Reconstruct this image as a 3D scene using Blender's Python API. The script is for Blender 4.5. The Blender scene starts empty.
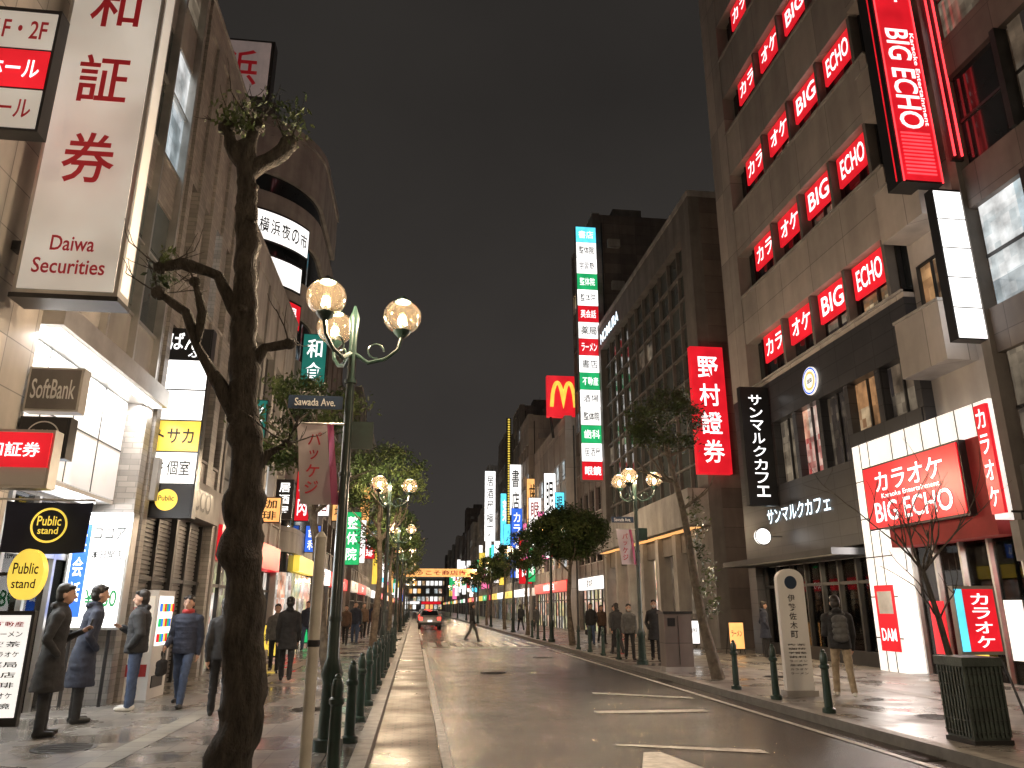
import bpy, bmesh, math, random, time
import numpy as np
from mathutils import Vector, Matrix, noise
T0=time.time()
R=random.Random(7)
scn=bpy.context.scene
scn.view_settings.view_transform='Standard'
scn.view_settings.look='None'
scn.view_settings.exposure=0
SW=0.12   # pavement height

# ------------------------------------------------------------ materials
MATS={}
def _uv(nt,mode):
    tc=nt.nodes.new('ShaderNodeTexCoord')
    if mode=='xy': return tc.outputs['Object']
    s=nt.nodes.new('ShaderNodeSeparateXYZ'); nt.links.new(tc.outputs['Object'],s.inputs[0])
    a=nt.nodes.new('ShaderNodeMath'); a.operation='ADD'
    nt.links.new(s.outputs[0],a.inputs[0]); nt.links.new(s.outputs[1],a.inputs[1])
    c=nt.nodes.new('ShaderNodeCombineXYZ'); nt.links.new(a.outputs[0],c.inputs[0]); nt.links.new(s.outputs[2],c.inputs[1])
    return c.outputs[0]
def pm(name,col,rough=.6,metal=0,var=.25,ns=1.5,bump=.0,brick=None,bmode='wall',mortar=None,emis=None,es=0,rvar=.0,stain=0,coat=0,furrow=0):
    if name in MATS: return MATS[name]
    m=bpy.data.materials.new(name); m.use_nodes=True; nt=m.node_tree; b=nt.nodes['Principled BSDF']
    L=nt.links.new
    tc=nt.nodes.new('ShaderNodeTexCoord')
    n=nt.nodes.new('ShaderNodeTexNoise'); n.inputs['Scale'].default_value=ns; n.inputs['Detail'].default_value=6
    n.inputs['Roughness'].default_value=.6
    src=tc.outputs['Object']
    if furrow:
        mpf=nt.nodes.new('ShaderNodeMapping'); mpf.inputs['Scale'].default_value=(furrow,furrow,1); L(src,mpf.inputs[0]); src=mpf.outputs[0]
    L(src,n.inputs['Vector'])
    cr=nt.nodes.new('ShaderNodeValToRGB')
    lo=[c*(1-var) for c in col]; hi=[min(1,c*(1+var)) for c in col]
    cr.color_ramp.elements[0].position=.3; cr.color_ramp.elements[0].color=(*lo,1)
    cr.color_ramp.elements[1].position=.7; cr.color_ramp.elements[1].color=(*hi,1)
    L(n.outputs[0],cr.inputs[0]); out=cr.outputs[0]
    if brick:
        bt=nt.nodes.new('ShaderNodeTexBrick'); w,h,ms,off=brick
        bt.offset=off; bt.inputs['Scale'].default_value=1; bt.inputs['Brick Width'].default_value=w
        bt.inputs['Row Height'].default_value=h; bt.inputs['Mortar Size'].default_value=ms
        bt.inputs['Color1'].default_value=(.78,.78,.78,1); bt.inputs['Color2'].default_value=(1.15,1.12,1.1,1)
        mo=mortar if mortar is not None else .45
        bt.inputs['Mortar'].default_value=(mo,mo,mo,1)
        L(_uv(nt,bmode),bt.inputs['Vector'])
        mx=nt.nodes.new('ShaderNodeMix'); mx.data_type='RGBA'; mx.blend_type='MULTIPLY'; mx.inputs[0].default_value=1
        L(out,mx.inputs[6]); L(bt.outputs[0],mx.inputs[7]); out=mx.outputs[2]
    if stain:
        n2=nt.nodes.new('ShaderNodeTexNoise'); n2.inputs['Scale'].default_value=.6; n2.inputs['Detail'].default_value=8
        mp=nt.nodes.new('ShaderNodeMapping'); mp.inputs['Scale'].default_value=(3,3,.35)
        L(tc.outputs['Object'],mp.inputs[0]); L(mp.outputs[0],n2.inputs['Vector'])
        c2=nt.nodes.new('ShaderNodeValToRGB'); c2.color_ramp.elements[0].position=.35; c2.color_ramp.elements[1].position=.65
        c2.color_ramp.elements[0].color=(1-stain,1-stain,1-stain,1)
        L(n2.outputs[0],c2.inputs[0])
        mx=nt.nodes.new('ShaderNodeMix'); mx.data_type='RGBA'; mx.blend_type='MULTIPLY'; mx.inputs[0].default_value=1
        L(out,mx.inputs[6]); L(c2.outputs[0],mx.inputs[7]); out=mx.outputs[2]
    L(out,b.inputs['Base Color'])
    b.inputs['Roughness'].default_value=rough; b.inputs['Metallic'].default_value=metal
    if coat: b.inputs['Coat Weight'].default_value=coat; b.inputs['Coat Roughness'].default_value=.1
    if rvar:
        n3=nt.nodes.new('ShaderNodeTexNoise'); n3.inputs['Scale'].default_value=.9; n3.inputs['Detail'].default_value=7
        L(tc.outputs['Object'],n3.inputs['Vector'])
        mr=nt.nodes.new('ShaderNodeMapRange'); mr.inputs[1].default_value=.35; mr.inputs[2].default_value=.65
        mr.inputs[3].default_value=max(.04,rough-rvar); mr.inputs[4].default_value=min(1,rough+rvar)
        L(n3.outputs[0],mr.inputs[0]); L(mr.outputs[0],b.inputs['Roughness'])
    if bump:
        n4=nt.nodes.new('ShaderNodeTexNoise'); n4.inputs['Scale'].default_value=ns*(4 if furrow else 12); n4.inputs['Detail'].default_value=6
        L(src,n4.inputs['Vector'])
        bp=nt.nodes.new('ShaderNodeBump'); bp.inputs['Strength'].default_value=bump; bp.inputs['Distance'].default_value=.05 if furrow else .02
        L(n4.outputs[0],bp.inputs['Height']); L(bp.outputs[0],b.inputs['Normal'])
    if emis:
        b.inputs['Emission Color'].default_value=(*emis,1); b.inputs['Emission Strength'].default_value=es
    MATS[name]=m; return m
def em(name,col,s,var=.18,base=None,ns=2.2):
    """lit sign face: slightly uneven backlight behind acrylic"""
    if name in MATS: return MATS[name]
    m=bpy.data.materials.new(name); m.use_nodes=True; nt=m.node_tree; b=nt.nodes['Principled BSDF']; L=nt.links.new
    tc=nt.nodes.new('ShaderNodeTexCoord'); n=nt.nodes.new('ShaderNodeTexNoise'); n.inputs['Scale'].default_value=ns
    L(tc.outputs['Object'],n.inputs['Vector'])
    mr=nt.nodes.new('ShaderNodeMapRange'); mr.inputs[1].default_value=.3; mr.inputs[2].default_value=.7
    mr.inputs[3].default_value=s*(1-var); mr.inputs[4].default_value=s*(1+var)
    L(n.outputs[0],mr.inputs[0]); L(mr.outputs[0],b.inputs['Emission Strength'])
    b.inputs['Emission Color'].default_value=(*col,1)
    b.inputs['Base Color'].default_value=(*(base or [c*.6 for c in col]),1); b.inputs['Roughness'].default_value=.3
    MATS[name]=m; return m
def interior(name,cols,s,sc=1.3):
    """lit room seen through a window: shelves, posters, curtains and fittings"""
    if name in MATS: return MATS[name]
    m=bpy.data.materials.new(name); m.use_nodes=True; nt=m.node_tree; b=nt.nodes['Principled BSDF']; L=nt.links.new
    uv=_uv(nt,'wall')
    def cells(sx,sz):
        mp=nt.nodes.new('ShaderNodeMapping'); mp.inputs['Scale'].default_value=(sx,sz,1); L(uv,mp.inputs[0])
        fl=nt.nodes.new('ShaderNodeVectorMath'); fl.operation='FLOOR'; L(mp.outputs[0],fl.inputs[0])
        wn=nt.nodes.new('ShaderNodeTexWhiteNoise'); wn.noise_dimensions='2D'; L(fl.outputs[0],wn.inputs['Vector']); return wn.outputs['Value']
    ad=nt.nodes.new('ShaderNodeMath'); ad.operation='MULTIPLY_ADD'; L(cells(sc*.75,sc*.55),ad.inputs[0]); ad.inputs[1].default_value=.72
    m3=nt.nodes.new('ShaderNodeMath'); m3.operation='MULTIPLY'; L(cells(sc*4.3,sc*3.1),m3.inputs[0]); m3.inputs[1].default_value=.14; L(m3.outputs[0],ad.inputs[2])
    cr=nt.nodes.new('ShaderNodeValToRGB'); cr.color_ramp.interpolation='LINEAR'
    while len(cr.color_ramp.elements)<len(cols): cr.color_ramp.elements.new(.5)
    for i,c in enumerate(cols):
        cr.color_ramp.elements[i].position=i/len(cols); cr.color_ramp.elements[i].color=(*c,1)
    L(ad.outputs[0],cr.inputs[0])
    n=nt.nodes.new('ShaderNodeTexNoise'); n.inputs['Scale'].default_value=1.6; n.inputs['Detail'].default_value=8; L(uv,n.inputs['Vector'])
    mr=nt.nodes.new('ShaderNodeMapRange'); mr.inputs[1].default_value=.3; mr.inputs[2].default_value=.7; mr.inputs[3].default_value=s*.25; mr.inputs[4].default_value=s*1.5
    L(n.outputs[0],mr.inputs[0])
    L(cr.outputs[0],b.inputs['Emission Color']); L(mr.outputs[0],b.inputs['Emission Strength'])
    b.inputs['Base Color'].default_value=(.03,.03,.03,1); b.inputs['Roughness'].default_value=.08
    MATS[name]=m; return m

asphalt=pm('asphalt_wet',(.055,.051,.048),.21,var=.2,ns=9,bump=.4,rvar=.05)
gutter=pm('brick_gutter',(.10,.06,.05),.42,var=.25,bump=.15,brick=(.22,.11,.012,.5),bmode='xy',rvar=.15)
paveL=pm('pavement_tiles',(.24,.225,.205),.28,var=.22,bump=.08,brick=(.3,.3,.008,0),bmode='xy',rvar=.17,stain=.2)
paveR=pm('pavement_slabs',(.25,.235,.22),.34,var=.22,bump=.08,brick=(.6,.3,.01,.5),bmode='xy',rvar=.18,stain=.2)
kerbm=pm('kerb_granite',(.30,.29,.27),.5,var=.25,ns=6,bump=.2,brick=(2,1,.01,0),bmode='xy')
paint=pm('road_paint',(.55,.53,.49),.45,var=.4,ns=7,bump=.1)
ypaint=pm('tactile_paving',(.25,.235,.20),.5,var=.2,bump=.1,brick=(.3,.3,.012,0),bmode='xy')
groundm=pm('ground_earth',(.06,.055,.05),.9)
iron=pm('cast_iron',(.08,.075,.07),.45,metal=.7,bump=.4,ns=6)
tile_b=pm('tile_beige',(.50,.47,.43),.42,var=.12,brick=(.6,.6,.008,0),stain=.25)
tile_g=pm('tile_grey',(.36,.335,.31),.45,var=.15,brick=(.3,.1,.006,.5),mortar=.65,stain=.3)
conc=pm('concrete_pale',(.40,.38,.36),.7,var=.18,bump=.1,stain=.35)
conc_d=pm('concrete_dark',(.19,.175,.165),.7,var=.2,bump=.1,stain=.35)
panelb=pm('slab_beige',(.42,.385,.36),.6,var=.1,brick=(1.9,3,.012,0),stain=.2)
char=pm('cladding_charcoal',(.04,.041,.047),.35,var=.2,brick=(.9,.45,.012,0),mortar=.3)
brownw=pm('wall_brown',(.18,.152,.14),.6,var=.15,brick=(1.2,.8,.01,0),stain=.3)
white_p=pm('panel_white',(.82,.81,.79),.4,var=.05,stain=.1)
glass_d=pm('glass_dark',(.018,.022,.026),.07,var=.3,ns=.6)
glass_t=pm('glass_teal_grey',(.085,.10,.10),.12,var=.45,ns=.5,brick=(1.5,1.33,.01,0))
metal_d=pm('metal_dark',(.05,.05,.052),.4,metal=.6)
metal_l=pm('metal_brushed',(.55,.54,.52),.35,metal=.8)
black=pm('black_board',(.015,.015,.017),.35)
greenm=pm('green_enamel',(.018,.04,.032),.35,var=.3,ns=8,coat=.4)
bark=pm('bark',(.062,.054,.045),.85,var=.7,ns=5,bump=1.0,furrow=3)
bark2=pm('bark_pale',(.15,.125,.095),.85,var=.5,ns=9,bump=1.0)
leafd=pm('leaf_dark',(.045,.075,.025),.45,var=.4,ns=3)
leafl=pm('leaf_light',(.09,.125,.04),.45,var=.4,ns=3)
shutter=pm('shutter_steel',(.22,.21,.20),.45,metal=.3,stain=.2)
cloth_red=pm('awning_red',(.35,.03,.03),.7)
board_pk=pm('billboard_faded_glow',(.5,.40,.38),.7,stain=.4,emis=(.9,.72,.68),es=.12)  # faded board; weak glow put into its face instead of a floodlight
E_white=em('lit_white',(1,.98,.95),1.35)
E_whitehi=em('lit_white_bright',(1,.98,.96),1.9)
E_panelw=em('lit_white_panel',(1,.95,.88),.95,var=.1)
E_wallglow=em('white_wall_glow',(1,.98,.96),.3,base=(.7,.68,.66))  # plain white entrance wall; its glow stands in for downlight falling on it
E_red=em('lit_red',(.72,.012,.022),.95,base=(.5,.01,.02))
E_redhi=em('lit_red_neon',(1,.05,.06),2.2)
E_green=em('lit_green',(.02,.5,.16),.9)
E_teal=em('lit_teal',(.03,.32,.27),.35)
E_cyan=em('lit_cyan',(.12,.75,1),1.3)
E_blue=em('lit_blue',(.04,.16,.8),1.0)
E_yel=em('lit_yellow',(1,.72,.1),.9)
E_amb=em('lit_amber',(1,.5,.16),1.1)
E_pink=em('lit_pink',(1,.2,.45),1.0)
E_txt=em('lit_letters_white',(1,1,1),1.5,var=.02)
E_txtb=em('lit_letters_cool',(.75,.9,1),2.2,var=.02)
E_cream=em('lit_cream',(1,.92,.80),.33,base=(.7,.66,.6),var=.25,ns=1.1)
T_red=pm('letters_red',(.38,.02,.025),.5,emis=(.4,.01,.02),es=.25)
T_blk=pm('letters_black',(.02,.02,.02),.5)
T_grn=pm('letters_green',(.02,.2,.06),.5,emis=(.02,.3,.1),es=.4)
T_wht=pm('letters_white',(.75,.75,.73),.5)
E_bulb=em('bulb_glow',(1,.80,.5),30,var=0)
E_tail=em('tail_light',(1,.03,.02),7,var=0)
I_warm=interior('interior_warm',[(.9,.5,.22),(.35,.16,.07),(1,.75,.45),(.12,.06,.03),(.7,.35,.15)],.6)
I_shop=interior('interior_shop',[(1,.85,.65),(.9,.35,.2),(1,.95,.85),(.2,.15,.12),(.6,.6,.35),(1,.7,.3)],.9,1.8)
I_cool=interior('interior_cool',[(.75,.88,.95),(.5,.6,.62),(1,1,.98),(.3,.36,.38),(.9,.96,1)],.8)
I_dim=interior('interior_dim',[(.42,.30,.2),(.14,.10,.07),(.6,.48,.34),(.05,.04,.04)],.34)
I_redroom=interior('interior_red',[(.9,.12,.08),(1,.6,.4),(.5,.04,.04),(1,.85,.7)],.8,1.6)
def glassglobe():
    m=bpy.data.materials.new('globe_glass'); m.use_nodes=True; nt=m.node_tree; nt.nodes.clear(); L=nt.links.new
    o=nt.nodes.new('ShaderNodeOutputMaterial'); t=nt.nodes.new('ShaderNodeBsdfTransparent'); t.inputs[0].default_value=(.95,.87,.74,1)
    g=nt.nodes.new('ShaderNodeBsdfGlossy'); g.inputs['Roughness'].default_value=.05
    d=nt.nodes.new('ShaderNodeBsdfTranslucent'); d.inputs[0].default_value=(.9,.68,.42,1)
    fr=nt.nodes.new('ShaderNodeLayerWeight'); fr.inputs[0].default_value=.35
    m1=nt.nodes.new('ShaderNodeMixShader'); m1.inputs[0].default_value=.011; L(t.outputs[0],m1.inputs[1]); L(d.outputs[0],m1.inputs[2])
    m2=nt.nodes.new('ShaderNodeMixShader'); L(fr.outputs['Facing'],m2.inputs[0]); L(m1.outputs[0],m2.inputs[1]); L(g.outputs[0],m2.inputs[2])
    L(m2.outputs[0],o.inputs[0]); return m
globe_m=glassglobe()

# ------------------------------------------------------------ mesh builder
_txt={}
def textmesh(s):
    if s in _txt: return _txt[s]
    cu=bpy.data.curves.new('t','FONT'); cu.body=s; cu.offset=.012; cu.resolution_u=3
    ob=bpy.data.objects.new('t',cu); scn.collection.objects.link(ob)
    dg=bpy.context.evaluated_depsgraph_get(); dg.update()
    me=bpy.data.meshes.new_from_object(ob.evaluated_get(dg))
    v=[tuple(x.co) for x in me.vertices]; f=[tuple(p.vertices) for p in me.polygons]
    bpy.data.objects.remove(ob); bpy.data.curves.remove(cu); bpy.data.meshes.remove(me)
    if not v: v=[(0,0,0),(1,0,0),(1,1,0)]; f=[]
    xs=[a[0] for a in v]; ys=[a[1] for a in v]
    x0,x1,y0,y1=min(xs),max(xs),min(ys),max(ys); w=max(x1-x0,1e-3); h=max(y1-y0,1e-3)
    v=[((a[0]-x0)/w-.5,(a[1]-y0)/h-.5) for a in v]
    _txt[s]=(v,f,w/h); return _txt[s]
class B:
    def __init__(s,name): s.name=name; s.parts={}; s.lights=[]
    def g(s,part,mat):
        k=(part,mat.name)
        if k not in s.parts: s.parts[k]=([],[],mat)
        return s.parts[k]
    def add(s,part,mat,V,F):
        v,f,_=s.g(part,mat); o=len(v); v.extend(V); f.extend([tuple(i+o for i in q) for q in F])
    def box(s,part,mat,x0,x1,y0,y1,z0,z1):
        if x0>x1:x0,x1=x1,x0
        if y0>y1:y0,y1=y1,y0
        if z0>z1:z0,z1=z1,z0
        V=[(x0,y0,z0),(x1,y0,z0),(x1,y1,z0),(x0,y1,z0),(x0,y0,z1),(x1,y0,z1),(x1,y1,z1),(x0,y1,z1)]
        s.add(part,mat,V,[(3,2,1,0),(4,5,6,7),(0,1,5,4),(1,2,6,5),(2,3,7,6),(3,0,4,7)])
    def fb(s,part,mat,S,xf,u0,u1,y0,y1,z0,z1): s.box(part,mat,xf-S*u0,xf-S*u1,y0,y1,z0,z1)
    def tube(s,part,mat,P,Rd,n=10,caps=True,jit=0):
        P=[Vector(p) for p in P]; V=[];F=[]; up=None
        for i,p in enumerate(P):
            d=(P[min(i+1,len(P)-1)]-P[max(i-1,0)]); d=d.normalized() if d.length>1e-9 else Vector((0,0,1))
            if up is None: up=d.orthogonal().normalized()
            up=(up-d*up.dot(d)); up=up.normalized() if up.length>1e-6 else d.orthogonal().normalized()
            sd=d.cross(up)
            for k in range(n):
                a=2*math.pi*k/n; r=Rd[i]
                if jit: r*=1+jit*noise.noise((p+ (up*math.cos(a)+sd*math.sin(a))*r)*4.0)
                V.append(tuple(p+(up*math.cos(a)+sd*math.sin(a))*r))
        for i in range(len(P)-1):
            for k in range(n):
                a=i*n+k; b=i*n+(k+1)%n; F.append((a,b,b+n,a+n))
        if caps: F.append(tuple(range(n-1,-1,-1))); F.append(tuple(range((len(P)-1)*n,len(P)*n)))
        s.add(part,mat,V,F)
    def ell(s,part,mat,c,r,n=16,m=10,z0=-1,z1=1):
        V=[];F=[]
        if not hasattr(r,'__len__'): r=(r,r,r)
        for j in range(m+1):
            ph=math.asin(z0)+(math.asin(z1)-math.asin(z0))*j/m
            for k in range(n):
                a=2*math.pi*k/n; V.append((c[0]+r[0]*math.cos(ph)*math.cos(a),c[1]+r[1]*math.cos(ph)*math.sin(a),c[2]+r[2]*math.sin(ph)))
        for j in range(m):
            for k in range(n):
                a=j*n+k;b=j*n+(k+1)%n; F.append((a,b,b+n,a+n))
        s.add(part,mat,V,F)
    def text(s,part,mat,t,c,w,h,ax,rot=0,keep=False):
        v,f,asp=textmesh(t)
        if keep:
            if w/h>asp: w=h*asp
            else: h=w/asp
        V=[]
        for a,b in v:
            a*=w;b*=h
            if rot: a,b=a*math.cos(rot)-b*math.sin(rot),a*math.sin(rot)+b*math.cos(rot)
            if ax=='S': V.append((c[0]+a,c[1],c[2]+b))
            elif ax=='N': V.append((c[0]-a,c[1],c[2]+b))
            elif ax=='W': V.append((c[0],c[1]-a,c[2]+b))
            elif ax=='E': V.append((c[0],c[1]+a,c[2]+b))
            elif ax=='U': V.append((c[0]+a,c[1]+b,c[2]))
        s.add(part,mat,V,f)
    def vtext(s,part,mat,t,c,w,h,ax):
        n=len(t); ch=h/n
        for i,q in enumerate(t):
            z=c[2]+h/2-ch*(i+.5)
            if q in 'ー|':
                if ax=='S': s.box(part,mat,c[0]-w*.05,c[0]+w*.05,c[1]-.001,c[1]+.001,z-ch*.4,z+ch*.4)
            else: s.text(part,mat,q,(c[0],c[1],z),w*(.7 if q in 'ッャュョ' else 1),ch*(.6 if q in 'ッャュョ' else .8),ax)
    def light(s,kind,loc,power,col=(1,.85,.65),size=.3,rot=(0,0,0),sy=None):
        s.lights.append((kind,loc,power,col,size,rot,sy))
    def finish(s,origin=None,smooth=35):
        obs=[]
        for (part,mn),(v,f,mat) in s.parts.items():
            me=bpy.data.meshes.new(part); me.from_pydata(v,[],f); me.materials.append(mat)
            me.polygons.foreach_set('use_smooth',[True]*len(me.polygons)); me.update()
            try: me.set_sharp_from_angle(angle=math.radians(smooth))
            except Exception: pass
            obs.append(bpy.data.objects.new(part,me))
        if len(obs)==1 and not s.lights:
            o=obs[0]; o.name=s.name; scn.collection.objects.link(o); return o
        e=bpy.data.objects.new(s.name,None); scn.collection.objects.link(e)
        if origin is None: 
            v=next(iter(s.parts.values()))[0]; origin=(v[0][0],v[0][1],0)
        e.location=origin; inv=Matrix.Translation(origin).inverted()
        for o in obs: scn.collection.objects.link(o); o.parent=e; o.matrix_parent_inverse=inv
        for i,(k,loc,p,col,size,rot,sy) in enumerate(s.lights):
            l=bpy.data.lights.new('lamp_light',k); l.energy=p; l.color=col
            if k=='POINT': l.shadow_soft_size=size
            if k=='AREA':
                l.size=size
                if sy: l.shape='RECTANGLE'; l.size_y=sy
            o=bpy.data.objects.new('lamp_light',l); scn.collection.objects.link(o); o.location=loc; o.rotation_euler=rot
            o.parent=e; o.matrix_parent_inverse=inv
        return e

# ------------------------------------------------------------ ground
def sheet(name,mat,x0,x1,y0,y1,z,z0=None):
    b=B(name)
    if z0 is None: b.add('s',mat,[(x0,y0,z),(x1,y0,z),(x1,y1,z),(x0,y1,z)],[(0,1,2,3)])
    else: b.box('s',mat,x0,x1,y0,y1,z0,z)
    return b.finish()
KL=-.44; KR=6.0
sheet('ground',groundm,-900,900,-900,1500,-.03)
sheet('road',asphalt,KL,KR,-12,700,0)
sheet('brick_gutter',gutter,KL+.002,.34,-12,300,.004)
sheet('pavement',paveL,-14,KL-.18,-12,700,SW,-.02)
sheet('pavement',paveR,KR+.18,28,-12,700,SW,-.02)
sheet('kerb',kerbm,KL-.178,KL,-12,700,SW+.008,-.02)
sheet('kerb',kerbm,KR,KR+.178,-12,700,SW+.008,-.02)
mk=B('road_marking')
def mark(P,z=.008): mk.add('paint',paint,[(p[0],p[1],z) for p in P],[tuple(range(len(P)))])
def mrect(x0,x1,y0,y1): mark([(x0,y0),(x1,y0),(x1,y1),(x0,y1)])
mrect(.36,.47,-10,33); mrect(.36,.47,42,250)
mrect(5.55,5.65,-10,33); mrect(5.55,5.65,42,250)
for i in range(9): mrect(.7+i*.6,.7+i*.6+.32,35,39)
mrect(.6,5.4,33.6,33.9)
for i in range(8): mrect(.7+i*.6,.7+i*.6+.32,78,82)
# arrow head marking and chevrons
mark([(2.15,7.6),(2.75,9.5),(2.95,9.5),(3.3,7.6),(2.85,7.6),(2.78,8.4),(2.62,7.6)])
mark([(2.55,10.1),(2.55,10.0),(4.2,9.25),(4.2,9.5)])
mark([(3.7,8.2),(3.7,7.9),(5.2,7.9),(5.2,8.2)])
mark([(3.0,13.2),(3.0,12.9),(4.9,12.9),(4.9,13.2)])
mark([(3.6,16),(3.6,15.8),(5.3,14.7),(5.3,14.95)])
mk.finish()
tp=B('tactile_paving')
tp.add('t',ypaint,[(-3.3,-8,SW+.004),(-3.0,-8,SW+.004),(-3.0,200,SW+.004),(-3.3,200,SW+.004)],[(0,1,2,3)])
tp.add('t',ypaint,[(9.0,-8,SW+.004),(9.3,-8,SW+.004),(9.3,200,SW+.004),(9.0,200,SW+.004)],[(0,1,2,3)])
tp.finish()
def manhole(x,y,z,r=.32):
    b=B('manhole_cover'); n=28
    V=[(x+r*math.cos(2*math.pi*k/n),y+r*math.sin(2*math.pi*k/n),z+.006) for k in range(n)]
    b.add('rim',iron,V,[tuple(range(n))])
    for k in range(5):
        yy=y-r*.7+k*r*.35; hw=math.sqrt(max(0,(r*.85)**2-(yy-y)**2)); b.box('ribs',iron,x-hw,x+hw,yy-.012,yy+.012,z+.006,z+.014)
    b.finish()
manhole(-3.9,9.9,SW,.34); manhole(-1.6,13,SW,.3); manhole(2.1,21,0,.34); manhole(7.6,11,SW,.3); manhole(8.3,17.6,SW,.3); manhole(4.4,27,0,.34)
for y in (8.6,18,30): 
    b=B('drain_grate'); b.box('frame',iron,5.68,5.98,y,y+.6,.001,.012)
    for k in range(9): b.box('bars',iron,5.70,5.96,y+.03+k*.062,y+.055+k*.062,.012,.02)
    b.finish()

# ------------------------------------------------------------ signs
WORDS=['居酒屋','カラオケ','薬局','書店','ラーメン','歯科','眼鏡','焼肉','酒場','英会話','不動産','珈琲','喫茶','寿司','学習塾','整体院']
def vsign(name,x0,x1,y,z0,z1,face,txt,tm,th=.2,S=None,vert=True,rows=None,frame=None,edge=None,tw=.62):
    b=B(name); fm=frame or metal_d
    b.box('housing',fm,x0,x1,y,y+th,z0,z1)
    e=.03
    if rows:
        n=len(rows); h=(z1-z0-2*e)/n
        for i,(fc,t,m) in enumerate(rows):
            za=z1-e-h*(i+1); zb=z1-e-h*i-.03
            b.box('face',fc,x0+e,x1-e,y-.012,y+th+.012,za,zb)
            if t:
                b.text('lettering',m,t,((x0+x1)/2,y-.018,(za+zb)/2),(x1-x0)*.72,(zb-za)*.5,'S')
    else:
        b.box('face',face,x0+e,x1-e,y-.012,y+th+.012,z0+e,z1-e)
        if edge: b.box('side_face',edge,x0-.008,x1+.008,y+.03,y+th-.03,z0+e,z1-e)
        if txt:
            if vert: b.vtext('lettering',tm,txt,((x0+x1)/2,y-.018,(z0+z1)/2),(x1-x0)*tw,(z1-z0)*.88,'S')
            else: b.text('lettering',tm,txt,((x0+x1)/2,y-.018,(z0+z1)/2),(x1-x0)*.8,(z1-z0)*.45,'S')
    if S:
        xw=x1 if S>0 else x0
        for zz in (z0+(z1-z0)*.15,z0+(z1-z0)*.85):
            b.box('bracket',metal_d,xw,xw+S*.35,y+th*.35,y+th*.65,zz-.03,zz+.03)
    return b

# ------------------------------------------------------------ generic building
def building(name,S,xf,y0,y1,h,wall,floor=3.3,bays=4,depth=11,litp=.3,gf=3.7,wz=(.9,2.5),pier=.35,seed=0,shop=None,fascia=None,ftxt=None,ftm=None,glass=None,proud=.06):
    r=random.Random(seed); b=B(name); glass=glass or glass_d
    b.fb('walls',wall,S,xf,-depth,-.24,y0+.02,y1-.02,0,h)
    b.fb('parapet',wall,S,xf,-.5,.05,y0,y1,h-.15,h+.55)
    b.fb('parapet_cap',conc,S,xf,-.52,.08,y0-.01,y1+.01,h+.55,h+.62)
    b.fb('parapet_back',wall,S,xf,-depth-.01,-.52,y0+.01,y0+.2,h-.001,h+.5)
    nf=int((h-gf-.2)//floor); zprev=gf
    for k in range(nf):
        zb=gf+k*floor+wz[0]; zt=gf+k*floor+wz[1]
        b.fb('spandrels',wall,S,xf,-.26,0,y0+.01,y1-.01,zprev,zb)
        b.fb('sills',conc,S,xf,-.2,.05,y0+.06,y1-.06,zb-.05,zb+.01)
        zprev=zt
    b.fb('spandrels',wall,S,xf,-.26,0,y0+.01,y1-.01,zprev,h-.14)
    bw=(y1-y0)/bays
    for i in range(bays+1):
        yc=y0+i*bw; a=max(y0,yc-pier/2); c=min(y1,yc+pier/2)
        b.fb('piers',wall,S,xf,-.25,proud,a,c,gf if 0<i<bays else 0,h-.16)
    for k in range(nf):
        zb=gf+k*floor+wz[0]; zt=gf+k*floor+wz[1]; fl=r.random()<litp
        for i in range(bays):
            a=y0+i*bw+pier/2; c=y0+(i+1)*bw-pier/2
            q=r.random()
            m=glass
            if fl and q<.75 or q<.08: m=r.choice([I_warm,I_cool,I_dim,I_dim,I_shop])
            b.fb('window_panes' ,m,S,xf,-.22,-.17,a,c,zb,zt)
            b.fb('window_frames',metal_d,S,xf,-.17,-.12,(a+c)/2-.03,(a+c)/2+.03,zb,zt)
            b.fb('window_frames',metal_d,S,xf,-.17,-.125,a,c,zb+(zt-zb)*.3-.02,zb+(zt-zb)*.3+.02)
    sm=shop or r.choice([I_shop,I_warm,I_shop,I_cool])
    b.fb('shopfront_glass',sm,S,xf,-.24,-.2,y0+pier,y1-pier,SW,gf-.9)
    n=max(2,int((y1-y0)/1.2))
    for i in range(n+1):
        yy=y0+pier/2+.2+(y1-y0-pier-.4)*i/n; b.fb('shopfront_frames',metal_d,S,xf,-.2,-.1,yy-.035,yy+.035,SW,gf-.9)
    b.fb('shopfront_frames',metal_d,S,xf,-.2,-.11,y0+pier/2,y1-pier/2,2.15,2.23)
    fm=fascia or r.choice([E_white,E_red,E_cream,E_green,E_yel,black,E_white,E_amb])
    b.fb('fascia',fm,S,xf,-.2,.16,y0+.15,y1-.15,gf-.85,gf-.06)
    ft=ftxt or r.choice(WORDS); tm=ftm or (T_blk if fm in (E_white,E_cream,E_yel,E_amb) else E_txt)
    b.text('fascia_lettering',tm,ft,(xf-S*.17,(y0+y1)/2,gf-.45),min((y1-y0)*.6,len(ft)*.6),.5,'W' if S>0 else 'E')
    b.fb('rooftop_plant',conc_d,S,xf,-4,-1.8,y0+bw*.5,y0+bw*1.4,h,h+1.6)
    b.tube('antenna',metal_d,[(xf+S*3,(y0+y1)/2,h),(xf+S*3,(y0+y1)/2,h+2.6)],[.03,.02],6)
    for i in range(3):
        zz=h-2.2-i*floor; 
        if zz>gf+1: b.box('air_conditioner',conc,xf+S*(1.0+.2*i),xf+S*(1.9+.2*i),y0-.33,y0-.0,zz,zz+.6)
    b.tube('downpipe',metal_d,[(xf+S*.6,y0-.05,0.1),(xf+S*.6,y0-.05,h-.2)],[.05,.05],6)
    return b

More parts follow.
